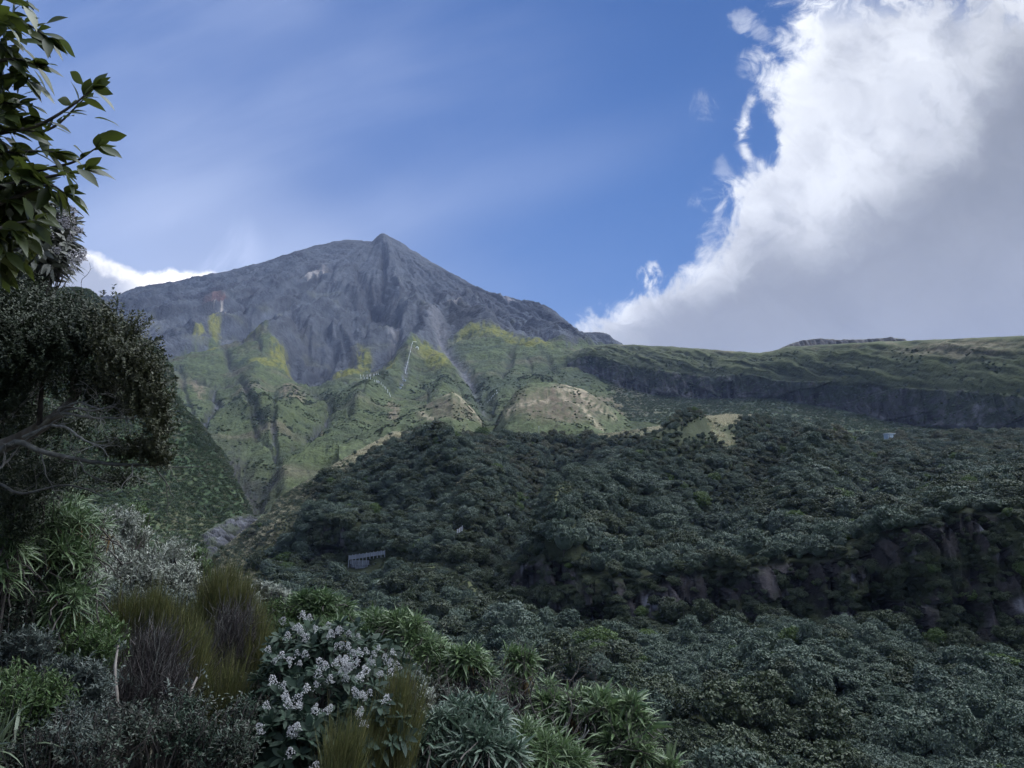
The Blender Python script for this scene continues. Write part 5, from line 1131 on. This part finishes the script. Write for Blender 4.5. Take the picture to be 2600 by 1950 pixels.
# --- dark small-leaved tree with bare grey branches
def dark_tree():
    g = np.random.default_rng(55); b = ray_ground(-160, 4.6); t = thing('dark_tree', 'dark small leaved tree with bare grey branches on the left side', 'tree', b); off = -b
    bl = [(90,840,4.4,130,100), (60,760,4.6,110,70), (230,850,4.3,110,95), (320,900,4.3,105,115), (370,980,4.3,75,100), (250,960,4.5,150,70), (410,1060,4.3,45,90), (340,1130,4.4,110,36), (400,1140,4.3,60,34), (180,800,4.5,90,70), (-40,900,4.4,120,160), (60,930,4.5,120,80), (330,1010,4.6,110,60), (0,1000,4.3,110,90), (-10,820,4.2,120,110), (60,900,4.2,110,80), (120,880,4.25,110,90)]
    tuf = [(288,725,284,800), (262,772,270,830), (240,775,240,840), (312,770,306,840), (330,800,318,860), (385,806,345,850), (205,742,190,820), (215,735,180,800), (120,760,120,830), (160,750,160,820), (415,890,380,910), (382,862,350,890), (420,905,390,930), (445,960,420,975), (60,720,60,800), (100,735,90,800), (350,830,335,880), (260,740,255,800), (440,1010,410,1020), (452,1080,425,1085), (445,1130,420,1130), (405,860,375,880), (430,930,400,940), (360,790,340,830), (225,760,222,820), (298,745,292,800), (140,735,140,800), (30,740,30,800), (430,1165,400,1160)]
    pt, n3, _ = blob_points(bl, 5600, g, .35, -.8); ax = norm(tips_up(n3, .5) + g.normal(size=(5600, 3)) * .3)
    lo = pt[:, 0] > P(265, 1000, 4.4)[0]
    for nm, k, mt in (('foliage', ~lo, M_TINY), ('foliage', lo, M_TINYB)):
        mb = MB(); sprigs(mb, pt[k] + off, ax[k], g, 18, .11, .019, .0105, .7)
        if nm == 'foliage' and mt is M_TINY:
            for x, y, x2, y2 in tuf:
                a, c = P(x, y, 4.25), P(x2, y2, 4.35); L = np.linalg.norm(a - c); sprigs(mb, a[None] + off, (a - c)[None], g, 60, np.array([L]), .022, .010, .8)
        mb.build(nm, mt, t)
    low = [(150,1080,5.1,220,100), (60,960,5.0,170,110), (80,1210,5.0,190,80), (20,1130,4.9,120,100), (120,1200,4.6,150,50), (40,1260,4.7,120,80), (300,1215,4.7,90,30), (60,1340,4.7,80,60), (60,1050,4.7,100,60)]
    p2, m3, _ = blob_points(low, 2200, g, .2, -1); mb = MB(); sprigs(mb, p2 + off, norm(m3 + g.normal(size=m3.shape) * .5), g, 12, .12, .024, .011, .5); mb.build('foliage', M_TINY, t)
    def limb(nm, pts, r0, r1, mat, twigs=0, tl=.3):
        q = smooth_line([P(*a) for a in pts], 22) + off; q[2:-1] += np.cumsum(g.normal(size=(19, 3)) * .0025, 0); m = MB(); m.tube(q, np.linspace(r0, r1, 22), 7)
        def grow(a, d, L, r, depth):
            n = 6; p = [a]
            for i in range(n): d = norm(d + g.normal(size=3) * np.array([.22, .22, .2])); p.append(p[-1] + d * L / n)
            m.tube(np.array(p), np.linspace(r, r * .35, n + 1), 5)
            if depth:
                for i in g.choice(np.arange(2, n + 1), 2, replace=False): grow(p[i], norm(d + g.normal(size=3) * .75), L * .55, r * .55, depth - 1)
        for i in range(twigs):
            k = g.integers(5, 21); grow(q[k], norm(norm(q[k] - q[k - 1]) + g.normal(size=3) * .5), tl * g.uniform(.6, 1.2), r1 * .8, 2)
        m.build(nm, mat, t, True)
    limb('trunk', [(-160,2300,4.6), (-150,1700,4.6), (-130,1400,4.6), (-60,1180,4.5), (60,1110,4.5), (150,1050,4.45), (200,990,4.4)], .075, .022, M_BARK)
    limb('branch', [(-110,1300,4.5), (20,1130,4.3), (110,1140,4.25), (200,1160,4.3), (300,1172,4.35), (430,1172,4.35)], .020, .007, M_BARKG, 10, .24)
    limb('branch', [(100,1085,4.45), (150,1050,4.4), (220,1055,4.35), (300,1055,4.35), (345,1060,4.35)], .011, .0035, M_PALE, 9, .24)
    limb('branch', [(60,1110,4.4), (130,1080,4.3), (190,1105,4.25), (255,1135,4.25)], .011, .0035, M_PALE, 6, .2)
    limb('branch', [(140,1055,4.4), (185,1040,4.35), (240,1045,4.3), (290,1035,4.3), (330,1040,4.3)], .008, .003, M_PALE, 10, .2)
    limb('branch', [(150,1040,4.4), (200,1020,4.35), (270,1040,4.3), (310,1003,4.3)], .007, .003, M_PALE, 7, .2)
    limb('branch', [(180,1000,4.4), (200,930,4.4), (230,880,4.4), (240,800,4.4)], .014, .004, M_BARKD, 8, .25)
    limb('branch', [(100,1080,4.45), (110,980,4.4), (140,900,4.4), (120,800,4.4)], .016, .004, M_BARKD, 8, .25)
    limb('branch', [(-20,1220,4.5), (60,1255,4.4), (180,1235,4.4), (260,1260,4.4)], .010, .003, M_BARKG, 8, .25)
    limb('branch', [(-40,1090,4.4), (40,1050,4.3), (100,980,4.3), (70,940,4.3)], .008, .003, M_PALE, 5, .2)
    limb('branch', [(-60,1330,4.4), (0,1200,4.3), (30,1160,4.3), (50,1130,4.3)], .008, .003, M_PALE, 4, .2)
dark_tree()

# --- the shrubs along the bank, left to right and back to front
leafy_shrub('grey leaved bush with pale shoot tips in front of the stream gully', (370, 7.4), [(330,1385,7.4,70,60), (430,1430,7.2,80,70), (300,1450,7.0,110,80), (400,1470,7.0,100,60), (470,1480,7.0,50,50), (255,1400,7.0,60,70), (310,1320,7.4,70,40)], 60, 760, 13, .11, .034, .013, M_SILVER, 'silver_shrub', .03, 9, .6, .9)
leafy_shrub('round dark green bush on top of the grey bush, under the dark tree', (330, 7.6), [(345,1315,7.6,50,45), (330,1355,7.5,60,40)], 61, 260, 12, .10, .03, .012, M_FERN, 'green_shrub', .03, 6, .5, .7)
leafy_shrub('small bright green bush at the right end of the grey bush', (505, 7.4), [(505,1420,7.4,28,34), (515,1450,7.4,24,40)], 62, 130, 12, .10, .03, .011, M_FERN, 'green_shrub', .02, 5, .5, .7)
rosette_shrub('long leaved green shrub below the dark tree, left of the grey bush', (120, 5.6), [(230,1340,5.5,55,50), (160,1360,5.3,70,70), (120,1440,5.2,80,80), (200,1450,5.3,60,70), (180,1300,5.6,60,40), (150,1540,5.2,80,60)], 63, 190, 16, 0.115, 0.009, M_ROS, .38, 'long_leaved_shrub', 6, .02, .2)
rosette_shrub('long leaved pale green shrub cut by the left edge of the picture', (-20, 4.8), [(10,1420,4.8,50,60), (20,1370,4.8,40,40), (-30,1460,4.8,60,80)], 64, 70, 16, 0.12, 0.01, M_ROSY, .38, 'long_leaved_shrub', 5, .02, .1)
leafy_shrub('silvery bush with spiky leaves beside the long leaved shrub', (235, 6.0), [(235,1400,6.1,45,80), (215,1480,5.9,60,50), (250,1330,6.2,40,40)], 65, 210, 12, .12, .06, .011, M_SILVER, 'silver_shrub', .02, 6, .5, .7)
leafy_shrub('low fern green bush behind the needle shrubs on the left', (190, 5.2), [(180,1590,5.2,100,50), (260,1600,5.3,60,45), (110,1620,5.1,60,45), (240,1650,5.0,80,60)], 66, 480, 14, .11, .035, .010, M_FERN, 'green_shrub', .025, 8, .65, .9)
leafy_shrub('low grey green bush at the left edge below the long leaved shrub', (50, 4.9), [(40,1630,4.9,70,40), (90,1640,4.8,50,50), (0,1660,4.8,60,60)], 67, 260, 13, .10, .035, .010, M_MUTE, 'grey_shrub', .02, 7, .6, .9)
leafy_shrub('dull green bush between the flax and the fern green bush', (80, 4.5), [(40,1740,4.5,80,60), (120,1760,4.4,80,60), (60,1800,4.3,90,60)], 68, 330, 12, .10, .036, .011, M_FERN, 'green_shrub', .02, 8, .6, .9)
leafy_shrub('muted bush with pale shoot tips left of the slim grey stems', (190, 4.7), [(140,1720,4.7,60,50), (210,1710,4.7,60,50), (190,1770,4.6,90,70), (240,1730,4.6,50,50)], 69, 400, 12, .11, .04, .012, M_MUTE, 'grey_shrub', .02, 8, .6, .8)
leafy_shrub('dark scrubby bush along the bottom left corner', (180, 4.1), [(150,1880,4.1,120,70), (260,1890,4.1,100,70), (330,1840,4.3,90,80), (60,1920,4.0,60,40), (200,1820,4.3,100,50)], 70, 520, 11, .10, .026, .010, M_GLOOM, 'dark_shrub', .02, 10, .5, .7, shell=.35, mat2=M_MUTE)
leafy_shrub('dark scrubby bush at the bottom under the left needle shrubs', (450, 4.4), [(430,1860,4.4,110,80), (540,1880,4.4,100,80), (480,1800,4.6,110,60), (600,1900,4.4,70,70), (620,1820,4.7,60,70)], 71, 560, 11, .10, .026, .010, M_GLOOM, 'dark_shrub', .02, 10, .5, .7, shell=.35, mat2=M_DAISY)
wispy_shrub('tall olive needle shrub with a brown dead heart, standing above the others', (520, 6.2), [(560,1500,6.1,55,40), (620,1530,6.1,45,45), (530,1550,6.2,40,60), (640,1590,6.1,40,50), (655,1640,6.0,40,60), (690,1680,6.0,35,60), (640,1700,6.0,40,60), (580,1480,6.2,60,26)], 72, 340, [(600,1585,5.95,50,50), (580,1650,5.9,45,70), (550,1730,5.9,45,60), (615,1640,5.9,30,60)], trunks=(((480,2000,6.2), (478,1790,6.0), (505,1700,6.0), (560,1610,6.1)), ((480,1790,6.0), (470,1850,6.0), (475,1960,6.0))))
wispy_shrub('wide olive needle shrub with brown twigs, left of the tall needle shrub', (380, 5.6), [(330,1560,5.6,50,36), (390,1550,5.6,50,36), (440,1590,5.6,60,50), (490,1640,5.5,40,60), (500,1700,5.5,30,60), (300,1600,5.6,30,40), (270,1640,5.6,30,30)], 73, 300, [(360,1650,5.35,60,60), (400,1730,5.3,80,80), (340,1760,5.3,50,80), (440,1740,5.3,60,60), (410,1650,5.35,50,50)], trunks=(((270,2050,5.2), (290,1880,5.2), (300,1780,5.3), (295,1700,5.4), (310,1620,5.5)), ((300,1760,5.3), (340,1720,5.4), (380,1640,5.5)), ((400,1880,5.3), (440,1800,5.4), (470,1730,5.4))))
wispy_shrub('olive needle shrub right of the white flowered bush', (980, 5.2), [(1020,1770,5.1,45,50), (970,1840,5.0,40,70), (1010,1860,5.0,45,70), (940,1900,4.9,40,60)], 74, 190, None, None, .24)
wispy_shrub('small olive needle shrub at the bottom edge in front of the white flowered bush', (860, 4.4), [(850,1930,4.4,40,40), (880,1900,4.4,30,40)], 75, 60, None, None, .24)
wispy_shrub('olive needle shrub in the shade of the tall needle shrub', (580, 5.2), [(570,1760,5.2,30,50), (600,1740,5.2,25,50), (560,1800,5.2,30,40)], 76, 90, None, None, .26)
leafy_shrub('pale grey bush peeping out behind the tall needle shrub', (690, 7.8), [(660,1500,7.8,40,26), (700,1510,7.8,40,24), (640,1540,7.6,22,40), (660,1580,7.6,20,30), (725,1525,7.8,22,16)], 77, 260, 12, .11, .04, .016, M_SILVER, 'silver_shrub', .02, 5, .6, .9)
leafy_shrub('deep green bush below the pale grey bush', (700, 7.6), [(700,1555,7.5,50,36), (740,1560,7.5,40,36), (680,1590,7.4,40,40)], 78, 220, 13, .10, .034, .011, M_FERN, 'green_shrub', .02, 5, .6, .8)
rosette_shrub('broad rounded shrub of long green leaves behind the white flowered bush', (800, 7.6), [(800,1545,7.6,60,36), (840,1560,7.6,50,40), (760,1570,7.6,50,40), (720,1620,7.4,50,40), (830,1620,7.3,60,40), (870,1600,7.5,40,40), (700,1640,7.2,40,30)], 79, 330, 16, 0.105, 0.012, M_ROS, .26, r0=.025, stems=9)
rosette_shrub('domed shrub of long green leaves to the right of the broad rounded one', (960, 7.9), [(940,1590,7.9,50,34), (980,1600,7.8,40,36), (920,1630,7.7,50,40), (960,1650,7.6,60,30)], 80, 210, 16, 0.105, 0.012, M_ROS, .26, r0=.022, stems=7)
rosette_shrub('yellow green shrub sloping down towards the gorge in the middle of the bank', (1080, 7.6), [(1010,1595,7.7,40,34), (1050,1620,7.6,50,44), (1090,1660,7.5,50,44), (1120,1700,7.4,40,40), (1070,1690,7.4,40,44), (1140,1680,7.5,24,30)], 81, 300, 16, 0.105, 0.012, M_ROSY, .26, r0=.022, stems=8)
rosette_shrub('slender shrub with leaf tufts right of the sloping yellow green shrub', (1180, 7.2), [(1165,1665,7.2,26,16), (1195,1670,7.2,30,22), (1210,1690,7.2,16,20), (1235,1715,7.2,14,14), (1170,1700,7.2,22,18)], 82, 50, 20, 0.11, 0.012, M_ROSY, .3, r0=.014, stems=5, inner=.1)
rosette_shrub('lone tufted plant with brown hanging leaves rising above the bank', (1300, 7.0), [(1290,1668,7.0,22,20), (1325,1690,7.0,20,20), (1345,1680,7.0,14,16), (1270,1665,7.0,10,10), (1330,1705,7.0,18,12)], 83, 18, 26, 0.155, 0.019, M_ROSY, .36, 'tufted_plant', 4, .016, .6, .0, cat='plant')
rosette_shrub('small leaf tufts on bare twigs between the tufted plant and the right shrub', (1370, 6.9), [(1365,1728,6.9,10,8), (1390,1742,6.9,12,10), (1255,1715,6.9,8,8), (1300,1750,6.9,8,8), (1250,1760,6.9,10,8)], 84, 9, 16, .11, .013, M_ROSY, .3, 'tufted_plant', 4, .008, .0, .0, cat='plant')
rosette_shrub('long leaved green shrub on the right end of the bank', (1530, 6.6), [(1470,1800,6.6,50,30), (1510,1790,6.6,40,30), (1590,1800,6.5,40,30), (1540,1830,6.4,60,36), (1610,1850,6.4,40,40), (1580,1890,6.3,50,40), (1630,1920,6.2,40,40), (1390,1800,6.8,30,30), (1420,1830,6.7,40,30)], 85, 150, 20, 0.135, 0.016, M_ROSY, .3, r0=.022, stems=8, inner=.15)
rosette_shrub('long leaved plant at the bottom edge beyond the right end of the bank', (1690, 6.2), [(1690,1955,6.2,24,16)], 86, 7, 20, .18, .02, M_ROSY, .3, 'tufted_plant', 3, .012, .0, .0, cat='plant')
rosette_shrub('blue green tufted shrub with dark branching stems in front of the bare twigs', (1230, 5.6), [(1210,1810,5.7,50,30), (1160,1820,5.6,40,40), (1240,1840,5.6,50,40), (1120,1860,5.5,40,50), (1200,1900,5.4,70,50), (1280,1920,5.4,50,40), (1080,1900,5.4,40,50)], 87, 200, 16, 0.105, 0.013, M_ROSB, .3, r0=.02, stems=8, inner=.2)
rosette_shrub('light green grassy shrub at the bottom edge below the bare twigs', (1370, 5.7), [(1330,1900,5.8,50,40), (1400,1920,5.7,50,40), (1300,1940,5.6,60,40), (1450,1950,5.7,40,30)], 88, 150, 18, 0.15, 0.009, M_ROSY, .3, r0=.012, stems=6, inner=.2, name='grassy_shrub')
leafy_shrub('white budded twiggy bush between the needle shrub and the blue green shrub', (1085, 6.0), [(1095,1790,6.0,26,40), (1130,1830,6.0,30,36), (1080,1760,6.1,26,20)], 89, 120, 12, .10, .03, .014, M_SILVER, 'silver_shrub', .016, 5, .5, .8)
leafy_shrub('mixed low bush with small grey leaves behind the right hand olive needle shrub', (1000, 6.2), [(1000,1700,6.6,60,50), (940,1760,6.3,60,50), (1050,1740,6.5,50,50), (1010,1830,5.9,60,50)], 98, 420, 12, .09, .028, .011, M_MUTE, 'grey_shrub', .016, 8, .55, .8)
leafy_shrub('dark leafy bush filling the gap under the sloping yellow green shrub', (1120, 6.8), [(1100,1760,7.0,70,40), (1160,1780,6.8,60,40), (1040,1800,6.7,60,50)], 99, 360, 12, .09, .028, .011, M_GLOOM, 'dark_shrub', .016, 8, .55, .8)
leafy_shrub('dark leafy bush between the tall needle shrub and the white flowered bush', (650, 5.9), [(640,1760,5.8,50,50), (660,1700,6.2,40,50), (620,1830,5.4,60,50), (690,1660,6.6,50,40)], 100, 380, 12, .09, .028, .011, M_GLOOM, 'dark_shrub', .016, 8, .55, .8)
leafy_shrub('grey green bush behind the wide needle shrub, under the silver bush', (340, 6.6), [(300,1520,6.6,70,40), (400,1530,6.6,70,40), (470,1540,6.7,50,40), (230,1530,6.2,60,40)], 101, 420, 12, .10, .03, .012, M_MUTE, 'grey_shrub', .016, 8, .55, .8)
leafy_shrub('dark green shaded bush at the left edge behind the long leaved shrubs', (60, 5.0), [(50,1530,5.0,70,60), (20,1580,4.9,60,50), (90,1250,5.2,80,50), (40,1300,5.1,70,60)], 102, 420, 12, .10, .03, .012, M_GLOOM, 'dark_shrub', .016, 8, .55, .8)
def twig_shrub():
    g = np.random.default_rng(90); b = ray_ground(1400, 6.4); t = thing('bare_shrub', 'bare dark twiggy shrub with a few pale curved branches', 'shrub', b); off = -b
    mb = MB()
    def grow(a, d, L, r, depth):
        p = [a]
        for i in range(6): d = norm(d + g.normal(size=3) * .2 + np.array([0, 0, .05])); p.append(p[-1] + d * L / 6)
        mb.tube(np.array(p), np.linspace(r, r * .5, 7), 5)
        if depth:
            for k in range(3): grow(p[[6, 5, 4][k]], norm(d + g.normal(size=3) * .6), L * g.uniform(.55, .75), r * .55, depth - 1)
    for px in (1230, 1290, 1350, 1400, 1450, 1480, 1330, 1160): a = ray_ground(px, 6.4 + g.normal() * .3) + off; grow(a, norm(np.array([g.normal() * .3, g.normal() * .2, 1])), .55, .014, 4)
    mb.build('stem', M_BARKD, t, True)
    for pts in ([(1405,1915,6.2),(1425,1920,6.2),(1455,1890,6.2),(1480,1870,6.2),(1488,1840,6.2)], [(1405,1915,6.2),(1402,1890,6.2)], [(1425,1860,6.2),(1440,1835,6.2)], [(1450,1895,6.2),(1475,1880,6.2),(1495,1855,6.2)]):
        m = MB(); m.tube(smooth_line([P(*q) for q in pts], 12) + off, np.linspace(.009, .004, 12), 6); m.build('dead_branch', M_PALE, t, True)
twig_shrub()
def flax():
    g = np.random.default_rng(91); b = P(-60, 1900, 4.2); b[2] = gz(b[0], b[1]); t = thing('flax_plant', 'flax clump with long arching blades at the left edge near the bottom', 'plant', b); n = 70; mb = MB()
    c = P(-30, 1830, 4.0) - b; d = g.normal(size=(n, 3)) * np.array([.9, .6, .25]) + np.array([.35, -.1, .75]); o = c + np.array([0, 0, -.25]) + g.normal(size=(n, 3)) * .05
    leaves(mb, o, d, np.array([0, 0, 1.]) + g.normal(size=(n, 3)) * .2, g.uniform(.35, .6, n), .018, g.uniform(.3, .8, n), 8, [.8, 1, 1, .95, .9, .8, .65, .4, .03], .15)
    d2 = norm(d * np.array([.3, .3, 1])); leaves(mb, np.zeros((n, 3)) + g.normal(size=(n, 3)) * .04, c + o * 0 + g.normal(size=(n, 3)) * .05, g.normal(size=(n, 3)), np.linalg.norm(c), .02, 0, 3); mb.build('foliage', M_FLAX, t, True)
flax()
def slim_stems():
    for k, (pts, lab) in enumerate(([[(258,2000,4.3),(275,1880,4.3),(290,1820,4.3),(298,1780,4.3),(292,1700,4.4),(300,1640,4.5)], 'slim grey sapling stem left of the wide needle shrub'], [[(475,1900,4.6),(472,1840,4.6),(480,1770,4.6),(500,1720,4.7)], 'short grey sapling stem below the tall needle shrub'])):
        q = smooth_line([P(*a) for a in pts], 18); b = q[0].copy(); b[2] = min(b[2], gz(b[0], b[1])); t = thing('sapling', lab, 'sapling', b); m = MB(); m.tube(np.vstack([b[None], q]) - b, np.concatenate([[.016], np.linspace(.014, .006, 18)]), 7); m.build('trunk', M_BARK, t, True)
        g = np.random.default_rng(95 + k); f = MB(); pt = q[10:] - b + g.normal(size=(8, 3)) * .06; sprigs(f, pt, g.normal(size=(8, 3)) + np.array([0, 0, 1.]), g, 10, .1, .03, .012, .6); f.build('foliage', M_MUTE, t)
slim_stems()
def undergrowth():
    """dim leafy ground cover that fills the gaps between the shrubs"""
    g = np.random.default_rng(97); n = 3600; y = g.uniform(4.0, 11.5, n); x = g.uniform(-.80, .22, n) * y; k = (x > -.74 * y); x, y = x[k], y[k]; n = len(x)
    pt = np.stack([x, y, gz(x, y) + g.uniform(.03, .34, n)], 1); mb = MB(); sprigs(mb, pt, norm(g.normal(size=(n, 3)) * .5 + np.array([0, 0, 1.])), g, 9, .14, .045, .015, .6)
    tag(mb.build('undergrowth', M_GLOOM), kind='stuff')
undergrowth()

# ------------------------------------------------------------------ air
def build_haze():
    mb = MB(); mb.box(-5200, 5200, -300, 6000, -76.5, 1420)
    m = bpy.data.materials.new('haze'); m.use_nodes = True; nt = m.node_tree; nt.nodes.clear()
    o = nt.nodes.new('ShaderNodeOutputMaterial'); v = nt.nodes.new('ShaderNodeVolumePrincipled')
    v.inputs['Color'].default_value = (0.46, 0.60, 1.0, 1); v.inputs['Density'].default_value = HAZE; v.inputs['Anisotropy'].default_value = 0.0
    nt.links.new(v.outputs[0], o.inputs['Volume'])
    tag(mb.build('haze', m), kind='stuff')
HAZE = 0.000065
build_haze()
